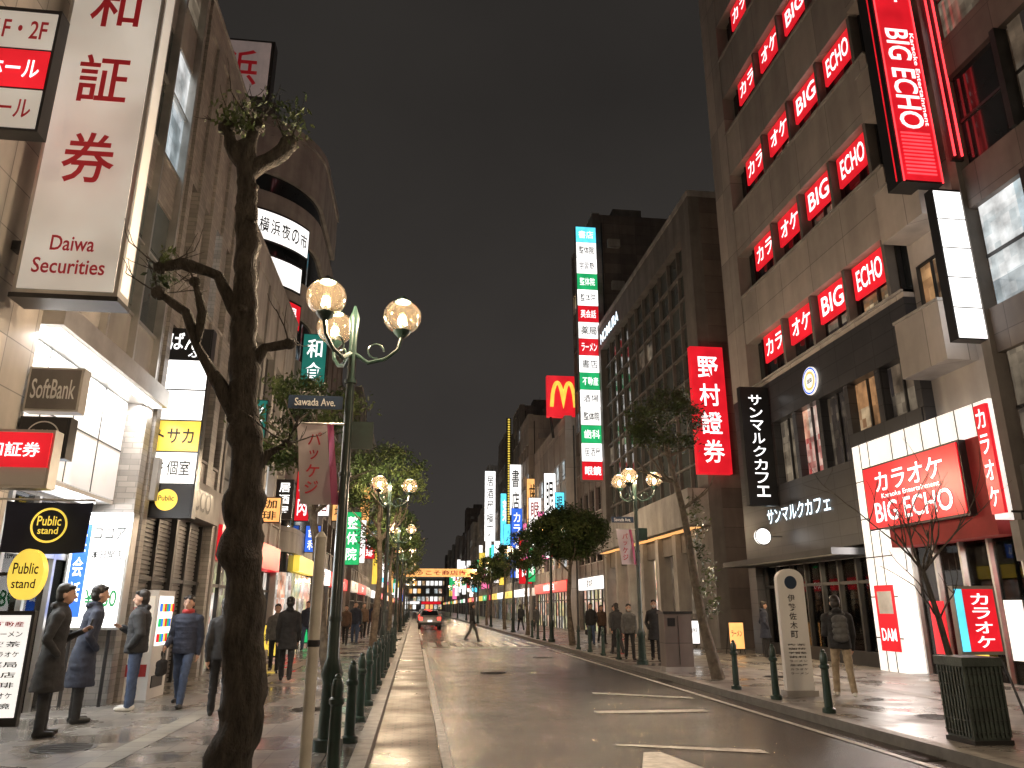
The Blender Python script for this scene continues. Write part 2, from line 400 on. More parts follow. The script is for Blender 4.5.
# ------------------------------------------------------------ real shop interiors behind clear glass
def clearglass():
    m=bpy.data.materials.new('shop_window_glass'); m.use_nodes=True; nt=m.node_tree; nt.nodes.clear(); L=nt.links.new
    o=nt.nodes.new('ShaderNodeOutputMaterial'); t=nt.nodes.new('ShaderNodeBsdfTransparent'); t.inputs[0].default_value=(.93,.95,.94,1)
    g=nt.nodes.new('ShaderNodeBsdfGlossy'); g.inputs['Roughness'].default_value=.02
    fr=nt.nodes.new('ShaderNodeFresnel'); fr.inputs[0].default_value=1.45
    mx=nt.nodes.new('ShaderNodeMixShader'); L(fr.outputs[0],mx.inputs[0]); L(t.outputs[0],mx.inputs[1]); L(g.outputs[0],mx.inputs[2]); L(mx.outputs[0],o.inputs[0]); return m
G_clear=clearglass()
wood=pm('wood_warm',(.22,.11,.05),.5,var=.3,ns=3); plaster_w=pm('plaster_warm',(.5,.38,.26),.7); plaster_c=pm('plaster_white',(.72,.72,.70),.6,var=.06); redwall=pm('wall_red_paint',(.45,.03,.03),.5)
E_ceil=em('ceiling_light',(1,.88,.70),8.0,var=.05); E_ceilc=em('ceiling_light_cool',(.95,.98,1),8,var=.05)
def room(b,S,xf,ua,ub,y0,y1,z1,wm,ceil,seed,tables=False,power=60,col=(1,.8,.55)):
    r=random.Random(seed); z0=SW
    F=lambda part,mat,u0,u1,a,c,p,q: b.fb(part,mat,S,xf,u0,u1,a,c,p,q)
    F('room_back_wall',wm,-ub,-ub+.05,y0,y1,z0,z1); F('room_side_walls',wm,-ub+.05,-ua,y0,y0+.05,z0,z1-.1); F('room_side_walls',wm,-ub+.05,-ua,y1-.05,y1,z0,z1-.1)
    F('room_ceiling',plaster_c,-ub+.05,-ua,y0,y1,z1-.1,z1-.003); F('room_floor',wood,-ub+.05,-ua,y0+.05,y1-.05,z0-.01,z0+.012)
    n=int((y1-y0)/1.4)
    for i in range(n):
        a=y0+.5+i*(y1-y0-.8)/max(1,n-1)
        for u in (-ua-.9,-ua-2.3): F('ceiling_lamps',ceil,u-.25,u+.25,a-.12,a+.12,z1-.125,z1-.101)
    for k in range(4):
        zz=z0+.5+k*.5; F('shelves',wood,-ub+.05,-ub+.35,y0+.3,y1-.3,zz,zz+.03)
        a=y0+.35
        while a<y1-.5:
            w=r.uniform(.06,.2); h=r.uniform(.12,.36); F('goods',r.choice([T_wht,cloth_red,T_grn,white_p,ypaint,wood,conc,T_red]),-ub+.1,-ub+.3,a,a+w,zz+.03,zz+.03+h); a+=w+r.uniform(.01,.12)
    F('counter',wood,-ua-2.2,-ua-1.7,y0+.8,y0+(y1-y0)*.5,z0,z0+1.0); F('counter_top',plaster_c,-ua-2.25,-ua-1.65,y0+.75,y0+(y1-y0)*.5+.05,z0+1.0,z0+1.04)
    for k in range(4): a=y0+1+k*.4; F('counter_items',r.choice([T_wht,cloth_red,white_p]),-ua-2.0,-ua-1.8,a,a+.2,z0+1.04,z0+1.04+r.uniform(.1,.35))
    for k in range(3):
        a=y0+.5+k*(y1-y0-1)/2.5; F('wall_posters',r.choice([E_panelw,E_yel,E_cream]),-ub+.36,-ub+.37,a,a+.7,z1-.75,z1-.2)
    if tables:
        for k in range(4):
            yy=y0+1+k*1.6; x=xf+S*(ua+.8)
            b.tube('tables',wood,[(x,yy,z0+.7),(x,yy,z0+.74)],[.33,.33],20); b.tube('table_legs',metal_d,[(x,yy,z0+.01),(x,yy,z0+.03),(x,yy,z0+.04),(x,yy,z0+.7)],[.2,.2,.03,.03],12)
            for q in (-.55,.55):
                b.box('chairs',wood,x-.2,x+.2,yy+q-.2,yy+q+.2,z0+.43,z0+.47); b.box('chairs',wood,x-.2,x+.2,yy+q+(.17 if q>0 else -.2),yy+q+(.2 if q>0 else -.17),z0+.5,z0+.9)
                for dx in (-.17,.17):
                    for dy in (-.17,.17): b.box('chair_legs',metal_d,x+dx-.015,x+dx+.015,yy+q+dy-.015,yy+q+dy+.015,z0+.012,z0+.43)
            b.ell('pendants',ceil,(x,yy,z1-.75),(.11,.11,.1),12,8); b.tube('pendant_cords',metal_d,[(x,yy,z1-.65),(x,yy,z1-.1)],[.008,.008],5)
    for k in range(2): b.light('AREA',(xf+S*(ua+1.5),y0+(y1-y0)*(.27+.46*k),z1-.16),power*2.6,col,1.6,(0,0,0),1.2)

# ================= LEFT SIDE (face X=-5)
XL=-5.0
# --- near office building
b=B('office_building')
b.box('walls',tile_b,XL-12,XL-.9,-8,14.28,3.32,30); b.box('walls',tile_b,XL-12,XL-.9,-8,9.9,0,3.318); b.box('walls',tile_b,XL-12,XL-4.7,9.9,14.28,0,3.318); b.box('walls',tile_b,XL-4.7,XL-.9,13.95,14.28,0,3.318)
room(b,-1,XL,.9,4.6,9.95,13.9,3.3,plaster_c,E_ceilc,5,power=75,col=(.95,.98,1))
b.fb('upper_wall',tile_b,-1,XL,-.92,0,-8,10.4,5.55,30)
b.fb('pier',tile_b,-1,XL,-.92,-.004,7.0,9.9,0,5.54)
b.fb('corner_pier',tile_g,-1,XL,-.92,.03,14.0,14.28,0,30)
b.fb('curtain_wall_back',metal_d,-1,XL,-.92,-.1,10.42,14.0,5.55,30)
for k in range(7):
    z=5.9+k*3.4
    b.fb('spandrel_panels',tile_g if k%2 else conc,-1,XL,-.1,-.02,10.45,13.98,z-.35,z+.55)
    for i in range(3):
        a=10.5+i*1.17; m=I_cool if (k,i) in ((1,2),(2,1)) else (I_dim if (k+i)%4==0 else glass_t)
        b.fb('curtain_glass',m,-1,XL,-.1,-.05,a,a+1.1,z+.57,z+3.03)
    b.fb('transom',metal_l,-1,XL,-.06,.02,10.45,13.98,z+.55,z+.6)
    b.fb('transom',metal_l,-1,XL,-.06,.02,10.45,13.98,z+1.9,z+1.94)
for i in range(4): 
    yy=10.45+i*1.17; b.fb('mullions',metal_l,-1,XL,-.08,.1,yy-.03,yy+.03,5.6,30)
for k in range(6):
    z=6.2+k*3.4
    b.fb('window_pane',glass_t,-1,XL,-.02,.012,1.5,6.5,z+.4,z+2.2)
    b.fb('window_sill',metal_l,-1,XL,-.02,.07,1.45,6.55,z+.32,z+.4)
b.fb('lintel',metal_l,-1,XL,-.9,.28,9.9,14.28,5.22,5.54)
b.fb('lintel_light_strip',E_white,-1,XL,.0,.2,10.0,14.2,5.19,5.218)
b.fb('entrance_panel_wall',E_wallglow,-1,XL,-.9,-.3,9.95,13.9,3.45,5.2)
for yy in (10.9,11.9,12.9): b.fb('panel_joints',metal_d,-1,XL,-.3,-.29,yy-.01,yy+.01,3.45,5.2)
b.fb('panel_joints',metal_d,-1,XL,-.3,-.288,9.95,13.9,4.3,4.32)
b.fb('soffit',white_p,-1,XL,-.88,-.32,9.95,13.95,3.38,3.44)
b.fb('soffit_lamps',E_whitehi,-1,XL,-.7,-.5,10.3,13.7,3.35,3.38)
b.fb('shop_glass',G_clear,-1,XL,-.875,-.865,9.95,13.9,SW,3.3)
b.fb('shop_glass_warm',I_shop,-1,XL,-.9,-.865,7.0,9.9,3.0,3.3)
for yy in (9.95,10.8,11.6,12.4,13.2): b.fb('door_frames',metal_l,-1,XL,-.86,-.78,yy-.04,yy+.04,SW,3.3)
b.fb('door_frames',metal_l,-1,XL,-.86,-.785,9.95,13.9,2.4,2.5)
b.text('wall_lettering',metal_l,'Daiwa',(XL+.03,7.9,4.5),1.6,.4,'E')
for k in range(3): b.light('AREA',(XL-.0,10.6+k*1.5,5.15),38,(1,.98,.95),.3,(0,math.radians(20),0),1.2)
b.light('AREA',(XL-.6,12,3.3),150,(.95,.98,1),.4,(0,math.radians(-40),0),3)
b.finish((XL,3,0))
b=B('poster_light_box')
b.box('housing',metal_l,-5.78,-4.82,13.62,13.9,1.3,3.2); b.box('face',E_whitehi,-5.74,-4.86,13.6,13.62,1.34,3.16)
b.box('print',E_blue,-5.7,-5.45,13.588,13.6,1.5,3.0); b.vtext('lettering',E_txt,'英会話',(-5.575,13.58,2.3),.17,1.2,'S')
b.text('lettering',T_blk,'ココア',(-5.15,13.588,2.85),.5,.2,'S'); b.text('lettering',T_blk,'本日開店',(-5.15,13.588,2.5),.5,.15,'S'); b.text('lettering',T_grn,'¥980',(-5.15,13.588,1.8),.5,.28,'S')
for q in (-5.6,-5.0): b.tube('leg',metal_d,[(q,13.76,1.3),(q,13.76,SW)],[.03,.03],8)
b.finish()

b=B('vertical_sign_board')
b.box('housing',metal_l,-4.84,-3.66,8.8,9.15,5.2,14.5)
b.box('face',E_cream,-4.79,-3.71,8.785,8.8,5.26,14.4)
b.box('side_face',E_cream,-3.66,-3.652,8.85,9.1,5.3,14.4)
for i,c in enumerate('大和証券'):
    b.text('lettering',T_red,c,(-4.25,8.775,7.05+(3-i)*1.17),.62,.72,'S')
b.text('lettering',T_red,'Daiwa',(-4.25,8.775,5.86),.5,.2,'S'); b.text('lettering',T_red,'Securities',(-4.25,8.775,5.56),.82,.2,'S')
for z in (5.8,9,12): b.box('bracket',metal_d,-5.0,-4.84,8.9,9.05,z,z+.12)
b.box('bottom_cap',metal_d,-4.86,-3.64,8.78,9.17,5.14,5.2)
b.finish()
vsign('shop_sign',-5.0,-4.25,7.6,6.6,8.2,E_cream,None,None,rows=[(E_cream,'1F・2F',T_red),(E_red,'ホール',E_txt),(E_cream,'ホール',T_red)],S=-1).finish()
vsign('shop_sign',-4.98,-4.32,9.8,4.02,4.6,conc_d,'SoftBank',T_wht,vert=False,S=-1,frame=metal_l).finish()
b=vsign('shop_sign',-4.98,-4.38,9.8,3.42,3.95,black,None,None,S=-1)
def ring(b,part,mat,c,rx,rz,w,ax='S',n=32):
    V=[];F=[]
    for k in range(n):
        a=2*math.pi*k/n
        for q in (1,1-w):
            if ax=='S': V.append((c[0]+rx*q*math.cos(a),c[1],c[2]+rz*q*math.sin(a)))
            else: V.append((c[0],c[1]-rx*q*math.cos(a),c[2]+rz*q*math.sin(a)))
    for k in range(n):
        k2=(k+1)%n; F.append((2*k,2*k+1,2*k2+1,2*k2))
    b.add(part,mat,V,F)
def disc(b,part,mat,c,rx,rz,th,ax='S',n=32):
    V=[]
    for o in (0,th):
        for k in range(n):
            a=2*math.pi*k/n
            V.append((c[0]+rx*math.cos(a),c[1]+o,c[2]+rz*math.sin(a)) if ax=='S' else (c[0]+o,c[1]-rx*math.cos(a),c[2]+rz*math.sin(a)))
    F=[tuple(range(n)),tuple(range(2*n-1,n-1,-1))]+[(k,(k+1)%n,n+(k+1)%n,n+k) for k in range(n)]
    b.add(part,mat,V,F)
ring(b,'roundel',T_wht,(-4.68,9.78,3.69),.2,.2,.08); b.text('lettering',T_wht,'Public',(-4.68,9.78,3.73),.26,.1,'S'); b.text('lettering',T_wht,'stand',(-4.68,9.78,3.62),.2,.07,'S'); b.finish()
b=vsign('shop_sign',-5.1,-3.98,8.6,2.88,3.52,white_p,None,None,S=-1,frame=metal_l); b.box('red_plate',E_red,-5.08,-4.0,8.57,8.588,3.1,3.48); b.text('lettering',E_txt,'大和証券',(-4.45,8.56,3.29),.72,.16,'S'); b.finish()
b=B('shop_banner'); navy=pm('cloth_navy',(.012,.016,.04),.8)
V=[];F=[]
for i in range(13):
    for j in range(7):
        u=i/12;v=j/6; V.append((-4.75+u*.95,9.4+.04*math.sin(u*9+v*2),2.84-v*.58-.02*math.sin(u*3)))
for i in range(12):
    for j in range(6): a=i*7+j; F.append((a,a+1,a+8,a+7))
b.add('cloth',navy,V,F); ring(b,'roundel',E_yel,(-4.22,9.34,2.56),.2,.2,.12)
b.text('lettering',E_yel,'Public',(-4.22,9.335,2.61),.26,.11,'S'); b.text('lettering',E_yel,'stand',(-4.22,9.335,2.5),.22,.08,'S')
b.tube('rod',metal_l,[(-5.1,9.4,2.86),(-3.78,9.4,2.86)],[.012,.012],6); b.finish()
b=B('oval_shop_sign'); disc(b,'face',E_yel,(-4.22,9.0,2.0),.18,.27,.12); b.text('lettering',T_blk,'Public',(-4.22,8.99,2.06),.26,.12,'S'); b.text('lettering',T_blk,'stand',(-4.22,8.99,1.9),.24,.1,'S')
b.tube('bracket',metal_d,[(-5.0,9.06,2.0),(-4.4,9.06,2.0)],[.02,.02],6); b.finish()
b=B('menu_stand'); b.box('panel',metal_d,-4.0,-3.6,8.0,8.06,.6,1.62); b.box('face',E_panelw,-3.97,-3.63,7.985,8.0,.68,1.58)
for k in range(9): b.text('lettering',T_blk if k else T_red,R.choice(WORDS),(-3.8,7.975,1.5-k*.09),.26,.05,'S')
b.tube('leg',metal_d,[(-3.8,8.03,.62),(-3.8,8.03,SW+.03)],[.025,.025],8); b.tube('foot',metal_d,[(-3.8,8.03,SW),(-3.8,8.03,SW+.03)],[.2,.18],20); b.finish()
b=vsign('stacked_shop_sign',-5.15,-4.2,14.75,3.25,7.0,None,None,None,rows=[(black,None,None),(E_whitehi,None,None),(E_whitehi,None,None),(E_yel,'トサカ',T_blk),(E_white,'2F 個室',T_blk),(black,None,None)],frame=black,th=.25)
b.text('brush_lettering',E_txt,'ばん',(-4.72,14.725,6.72),.55,.36,'S'); b.text('brush_lettering',E_txt,'ぶ',(-4.5,14.725,6.5),.25,.22,'S')
disc(b,'roundel',E_yel,(-4.68,14.72,3.58),.2,.2,.012); b.text('lettering',T_blk,'Public',(-4.68,14.71,3.61),.28,.1,'S'); b.finish()

# --- shop building with shutters
b=building('shop_building',-1,XL,14.4,19.4,14.2,tile_g,floor=3.2,bays=5,litp=.15,gf=4.4,wz=(.5,2.7),seed=2,shop=shutter,fascia=conc,ftxt='TOBACCO',ftm=T_blk,pier=.45)
for z in np.arange(.15,3.4,.085): b.fb('shutter_slats',shutter,-1,XL,-.19,-.165,14.9,18.9,float(z),float(z)+.06)
b.fb('shutter_post',metal_d,-1,XL,-.2,-.05,16.8,16.95,SW,3.5)
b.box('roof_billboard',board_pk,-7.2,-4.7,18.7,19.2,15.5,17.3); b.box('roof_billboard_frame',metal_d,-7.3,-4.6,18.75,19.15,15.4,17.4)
b.text('roof_lettering',T_red,'横浜',(-5.95,18.68,16.4),1.9,1.2,'S')
for xx in (-7,-6,-5.2): b.tube('billboard_legs',metal_d,[(xx,18.95,14.1),(xx,18.95,15.5)],[.06,.06],6)
b.light('AREA',(XL+.3,17,4.2),35,(1,.8,.55),.4,(0,math.radians(-10),0),3)
b.finish()
def vending(x,y,mat):
    b=B('vending_machine'); b.box('cabinet',white_p,x-.35,x+.35,y,y+.95,SW,1.95)
    b.box('display',mat,x+.35,x+.36,y+.08,y+.87,1.0,1.85); b.box('coin_panel',metal_d,x+.35,x+.365,y+.6,y+.8,.7,.95); b.box('delivery_slot',black,x+.35,x+.365,y+.15,y+.75,.3,.5)
    b.box('side_poster',E_cream,x-.3,x+.3,y-.01,y,.9,1.85); b.text('side_lettering',T_red,'自販機',(x,y-.016,1.6),.45,.14,'S'); b.box('side_stripe',cloth_red,x-.3,x+.3,y-.012,y,.5,.7)
    for k in range(3):
        for i in range(7): b.tube('cans',[E_red,E_green,E_blue,E_yel][(i+k)%4],[(x+.375,y+.14+i*.11,1.06+k*.26),(x+.375,y+.14+i*.11,1.2+k*.26)],[.028,.028],8)
    b.finish()
vending(-5.0+.1,14.6,E_white)
building('shop_building',-1,XL,19.6,28.4,11.7,conc,floor=3.3,bays=5,litp=.5,seed=31,wz=(.7,2.6)).finish()
# --- rounded corner tower
def rounded():
    b=B('rounded_corner_building'); H=22
    def prof(off):
        P=[(-17,29-off)]
        for k in range(17):
            a=math.radians(-90+90*k/16); P.append((-9+(4+off)*math.cos(a),33+(4+off)*math.sin(a)))
        P.append((-5+off,38)); P.append((-17,38)); return P
    def prism(part,mat,off,z0,z1):
        P=prof(off); n=len(P); V=[(x,y,z0) for x,y in P]+[(x,y,z1) for x,y in P]
        b.add(part,mat,V,[(k,(k+1)%n,n+(k+1)%n,n+k) for k in range(n)]+[tuple(range(n-1,-1,-1)),tuple(range(n,2*n))])
    prism('core',glass_d,-.15,0,H)
    prism('walls',conc,0,3.8,4.6)
    for k in range(5): prism('walls',conc,0,3.8+3.5*k+(.81 if k==0 else -.6),3.8+3.5*k+1.0)
    prism('walls',conc,0,3.8+3.5*5-1.6,H); prism('parapet',conc,.08,H,H+.4)
    def arc(part,mat,off,a0,a1,z0,z1,n=10):
        V=[]
        for k in range(n+1):
            a=math.radians(a0+(a1-a0)*k/n)
            for z in (z0,z1): V.append((-9+(4+off)*math.cos(a),33+(4+off)*math.sin(a),z))
        b.add(part,mat,V,[(2*k,2*k+2,2*k+3,2*k+1) for k in range(n)])
    arc('curved_sign',E_white,.12,-64,-26,16.5,17.8); arc('curved_sign_back',metal_d,.1,-65,-25,16.4,17.9)
    arc('curved_sign',E_white,.12,-60,-30,14.7,15.8); arc('curved_sign_back',metal_d,.1,-61,-29,14.6,15.9)
    arc('curved_sign_red',E_red,.12,-52,-28,13.0,14.1); arc('curved_sign_back',metal_d,.1,-53,-27,12.9,14.2)
    for i,c in enumerate('横浜夜の市'):
        a=math.radians(-59+i*7); v,f,_=textmesh(c); s=.42
        tx=Vector((-math.sin(a),math.cos(a),0)); ct=Vector((-9+4.15*math.cos(a),33+4.15*math.sin(a),17.15))
        b.add('lettering',T_blk,[tuple(ct+tx*(p[0]*s)+Vector((0,0,p[1]*.7))) for p in v],f)
    for i,c in enumerate('酒場'):
        a=math.radians(-44+i*9); v,f,_=textmesh(c); s=.45
        tx=Vector((-math.sin(a),math.cos(a),0)); ct=Vector((-9+4.15*math.cos(a),33+4.15*math.sin(a),13.55))
        b.add('lettering',E_txt,[tuple(ct+tx*(p[0]*s)+Vector((0,0,p[1]*.7))) for p in v],f)
    arc('shop_glow',I_shop,.02,-85,0,SW,3.0)
    b.fb('shopfront',I_shop,-1,XL,-.1,.01,33,37.9,SW,3.0); b.fb('fascia',E_yel,-1,XL,-.1,.15,33,37.9,3.1,3.75)
    b.box('rooftop_plant',conc_d,-12,-7.5,32,36,H,H+3)
    for x in (-11.5,-9.5,-7.6): b.tube('antenna',metal_d,[(x,33,H),(x,33,H+4.2)],[.05,.02],6)
    b.finish((-9,33,0))
rounded()
Y=38.3; i=0
walls=[conc,tile_g,tile_b,brownw,conc_d,panelb]
while Y<330:
    w=R.choice([6,7,8,9,11]); h=R.choice([12,14,15.5,17,18.5])
    if i==0: w,h=7,16
    building('shop_building',-1,XL+R.choice([0,0,-.3]),Y,Y+w-.1,h,R.choice(walls),bays=max(3,int(w/1.8)),litp=.45,seed=100+i).finish(); Y+=w; i+=1

# ================= RIGHT SIDE (face X=12)
XR=12.0
b=B('office_building')
b.box('walls',brownw,XR+.2,XR+13,-8,13.85,0,30)
b.fb('spandrels',conc_d,1,XR,-.2,0,-8,13.85,3.4,4.4)
for k in range(8):
    z=4.4+k*3.4
    b.fb('spandrels',brownw,1,XR,-.21,.0,-8,13.83,z+2.4,z+3.4)
    for i in range(10):
        a=13.6-(i+1)*1.7
        m=I_cool if (k in(1,) and i==0) else (I_dim if (i+k)%3==0 else glass_d)
        b.fb('window_panes',m,1,XR,-.2,-.14,a+.15,a+1.6,z,z+2.4)
        b.fb('mullions',metal_d,1,XR,-.2,.1,a,a+.14,z-.01,z+2.41)
        b.fb('window_frames',metal_d,1,XR,-.14,-.1,a+.15,a+1.6,z+1.15,z+1.22)
b.fb('corner_pier',conc_d,1,XR,-.2,.12,13.6,13.85,0,30)
b.fb('shop_glass',I_dim,1,XR,-.2,-.15,6,13.4,SW,3.3)
for yy in (7.5,9,10.5,12,13.4): b.fb('shop_frames',metal_d,1,XR,-.15,-.02,yy-.05,yy+.05,SW,3.3)
b.finish((12,3,0))
b=B('carved_stone_sign'); b.box('slab',conc,11.3,11.98,13.1,13.3,2.5,3.25); b.text('lettering',T_blk,'酒場 横丁',(11.64,13.09,2.88),.5,.3,'S'); b.tube('rod',metal_d,[(11.5,13.2,3.25),(11.5,13.2,3.4)],[.02,.02],6); b.box('bracket',metal_d,11.3,12.0,13.18,13.22,3.4,3.44); b.finish()

def karaoke():
    b=B('karaoke_building'); y0,y1=13.9,26.8; H=34
    b.box('walls',conc_d,XR+.5,XR+13,y0+.02,y1-.02,3.1,H); b.box('walls',conc_d,XR+4.5,XR+13,y0+.02,y1-.02,0,3.098)
    for (a,c) in ((y0+.02,14.34),(18.01,19.29),(26.21,y1-.02)): b.box('walls',conc_d,XR+.5,XR+4.5,a,c,0,3.098)
    room(b,1,XR,.5,4.4,19.3,26.2,3.05,plaster_w,E_ceil,8,tables=True,power=70)
    room(b,1,XR,.5,4.4,14.35,18.0,3.09,redwall,E_ceilc,9,power=95,col=(1,.88,.8))
    b.fb('far_pier',panelb,1,XR,-.52,.03,25.3,y1,9.2,H)
    b.fb('far_end_wall',panelb,1,XR,-12.9,-.53,y1-.019,y1,9.2,H)
    rows=[10.35+3.62*k for k in range(7)]
    zp=9.2
    for c in rows:
        b.fb('floor_bands',panelb,1,XR,-.51,0,16.2,25.3,zp,c-.95)
        b.fb('band_lip',conc,1,XR,-.3,.07,16.2,25.32,c-1.02,c-.95)
        zp=c+.75
        b.fb('window_back',glass_d,1,XR,-.5,-.42,16.3,25.2,c-.95,c+.75)
        for i in range(9):
            yy=16.3+i*1.0+.35
            b.fb('window_mullions',metal_d,1,XR,-.42,-.3,yy-.03,yy+.03,c-.94,c+.74)
        for i,t in enumerate(['カラ','オケ','BIG','ECHO']):
            yc=23.55-i*1.93
            b.fb('window_sign',E_red,1,XR,-.3,-.22,yc-.78,yc+.78,c-.28,c+.7)
            b.text('window_lettering',E_txt,t,(XR+.21,yc,c+.21),1.2,.62,'W')
            b.fb('window_pier',conc_d,1,XR,-.45,-.05,yc-1.03,yc-.9,c-.95,c+.75)
            if (i+int(c))%3==0: b.fb('lit_room',I_dim,1,XR,-.42,-.4,yc-.7,yc+.7,c-.93,c-.3)
            if i==3 and c<11: b.fb('lit_room',I_warm,1,XR,-.42,-.395,yc-.7,yc+.7,c-.93,c-.3)
    b.fb('floor_bands',panelb,1,XR,-.51,0,16.2,25.3,zp,H)
    b.fb('stair_wall',panelb,1,XR,-.52,-.3,y0,16.2,5.9,H)
    for k in range(8):
        z=6.0+3.62*k
        b.fb('balcony',panelb,1,XR,-.3,.45,14.5,16.1,z+.95,z+2.35)
        b.fb('balcony_cap',conc,1,XR,-.28,.48,14.47,16.13,z+2.35,z+2.42)
        b.fb('stair_window',I_warm if k<3 else I_dim,1,XR,-.3,-.27,14.9,15.8,z+2.6,z+3.8)
        b.fb('stair_window_frame',metal_d,1,XR,-.27,-.22,15.32,15.38,z+2.6,z+3.8)
        for (a,c2) in ((14.83,14.9),(15.8,15.87)): b.fb('stair_window_frame',metal_d,1,XR,-.3,-.2,a,c2,z+2.55,z+3.85)
        b.fb('stair_window_frame',metal_d,1,XR,-.3,-.2,14.9,15.8,z+3.8,z+3.86)
    b.fb('cladding',char,1,XR,-.51,.02,16.2,y1,7.75,9.19)
    b.fb('cladding',char,1,XR,-.51,.02,19.2,y1,3.3,5.6)
    b.fb('cladding',char,1,XR,-.51,.02,16.2,19.2,5.95,6.3)
    b.fb('cladding',char,1,XR,-.51,.015,25.4,y1,5.61,7.74); b.fb('cladding',char,1,XR,-.51,.015,26.2,y1,0,3.29)
    for i in range(6):
        a=25.4-(i+1)*1.53; m=[I_warm,I_dim,I_redroom,I_dim,I_warm,I_dim][i]
        b.fb('cafe_upper_windows',m,1,XR,-.5,-.25,a+.12,a+1.45,5.62,7.73)
        b.fb('cafe_upper_piers',char,1,XR,-.5,.0,a-.1,a+.12,5.61,7.74)
        b.fb('window_frames',metal_d,1,XR,-.25,-.18,a+.75,a+.8,5.62,7.73)
    b.fb('cafe_glass',G_clear,1,XR,-.41,-.4,19.3,26.2,SW,3.0)
    b.fb('cafe_canopy',metal_d,1,XR,-.4,1.0,19.3,26.7,3.02,3.2)
    for i in range(8): yy=19.4+i*.97; b.fb('cafe_frames',metal_d,1,XR,-.4,-.28,yy-.04,yy+.04,SW,3.0)
    b.fb('cafe_frames',metal_d,1,XR,-.4,-.29,19.3,26.2,2.3,2.38); b.fb('cafe_frames',metal_d,1,XR,-.4,-.27,19.3,26.2,SW,.5)
    b.text('cafe_lettering',E_txtb,'サンマルクカフェ',(XR-.06,22.75,4.62),4.1,.5,'W')
    disc(b,'logo_disc',E_panelw,(XR-.08,21.0,8.4),.44,.44,.05,'W'); ring(b,'logo_ring',E_blue,(XR-.085,21,8.4),.42,.42,.12,'W'); ring(b,'logo_ring2',E_amb,(XR-.086,21,8.4),.3,.3,.25,'W'); b.text('logo_lettering',T_blk,'珈琲',(XR-.087,21,8.4),.3,.16,'W')
    b.fb('entrance_column',E_panelw,1,XR,-.5,.12,18.0,19.15,SW,5.9)
    b.fb('entrance_header',E_panelw,1,XR,-.5,.119,14.0,18.0,5.2,5.9)
    b.fb('entrance_side',E_panelw,1,XR,-.5,.121,13.95,14.35,3.4,5.9)
    b.fb('entrance_below',cloth_red,1,XR,-.5,.1,14.35,18.0,3.1,3.6)
    b.fb('entrance_above',cloth_red,1,XR,-.5,.1,14.35,18.0,3.6,5.2)
    for z in (.9,1.9,2.9,3.9,4.9): b.fb('panel_joint',conc_d,1,XR,.12,.126,18.0,19.15,z,z+.03)
    for yy in (18.4,18.78): b.fb('panel_joint',conc_d,1,XR,.12,.127,yy,yy+.03,SW,5.9)
    for yy in np.arange(14.4,18,.6): b.fb('panel_joint',conc_d,1,XR,.119,.126,float(yy),float(yy)+.03,5.2,5.9)
    b.fb('main_sign_board',E_red,1,XR,-.45,.3,14.9,18.5,3.6,5.15)
    b.fb('main_sign_edge',metal_d,1,XR,-.4,.27,14.85,18.55,3.55,5.2)
    b.text('main_lettering',E_txt,'カラオケ',(XR-.32,16.7,4.73),2.6,.5,'W')
    b.text('main_lettering',E_txt,'Karaoke Entertainment',(XR-.32,16.7,4.37),2.2,.12,'W')
    b.text('main_lettering',E_txt,'BIG ECHO',(XR-.32,16.7,3.98),2.9,.5,'W')
    b.fb('side_sign',E_red,1,XR,.12,.2,13.97,14.32,3.5,5.8)
    for i,c in enumerate('カラオケ'): b.text('side_lettering',E_txt,c,(XR-.21,14.15,5.5-i*.55),.26,.42,'W')
    b.fb('entrance_glass',G_clear,1,XR,-.46,-.45,14.35,18.0,SW,3.1)
    for yy in (14.4,15.3,16.2,17.1,17.95): b.fb('entrance_frames',metal_l,1,XR,-.45,-.35,yy-.03,yy+.03,SW,3.1)
    for i in range(3): b.fb('entrance_posters',[E_panelw,E_yel,E_red][i],1,XR,-.35,-.33,14.6+i*1.2,15.1+i*1.2,.6,1.8)
    b.fb('column_poster',E_red,1,XR,.121,.14,18.15,18.95,.6,2.2); b.fb('column_poster',T_wht,1,XR,.14,.143,18.25,18.85,1.5,2.05)
    b.text('column_lettering',E_txt,'DAM',(XR-.142,18.55,1.0),.6,.3,'W')
    b.light('AREA',(XR-.5,16.2,3.0),110,(1,.82,.72),.6,(0,math.radians(20),0),3.4)
    b.light('AREA',(XR-.2,18.55,3.0),120,(1,.92,.85),2.4,(0,math.radians(90),0),1.0)
    b.light('AREA',(XR-.5,22.7,2.98),80,(1,.72,.42),.5,(0,math.radians(10),0),6)
    b.finish((12,20,0))
karaoke()
b=B('karaoke_vertical_sign')
b.box('housing',black,10.95,12.0,14.2,14.75,11.2,23); b.box('face',E_red,11.0,11.95,14.18,14.2,11.25,23)
b.box('side_panel',E_red,10.943,10.95,14.36,14.4,11.3,22.9)
b.text('lettering',E_txt,'BIG ECHO',(11.45,14.17,14.1),2.9,.62,'S',rot=-math.pi/2)
b.text('lettering',E_txt,'Karaoke Entertainment',(11.84,14.17,14.1),2.7,.11,'S',rot=-math.pi/2)
b.text('lettering',E_txt,'カラオケ',(11.45,14.17,18.0),3.2,.6,'S',rot=-math.pi/2)
b.box('edge_tube',E_redhi,10.97,11.0,14.16,14.18,11.2,23); b.box('edge_tube',E_redhi,11.95,11.98,14.16,14.18,11.2,23)
for k in range(12): b.box('louvres',E_redhi,11.1,11.85,14.165,14.18,11.4+k*.1,11.44+k*.1)
b.finish()
b=B('neon_strip_sign')
for x in (12.12,12.3): b.tube('neon_tube',E_redhi,[(x-.3,13.5,11.5),(x-.3,13.5,20)],[.025,.025],8)
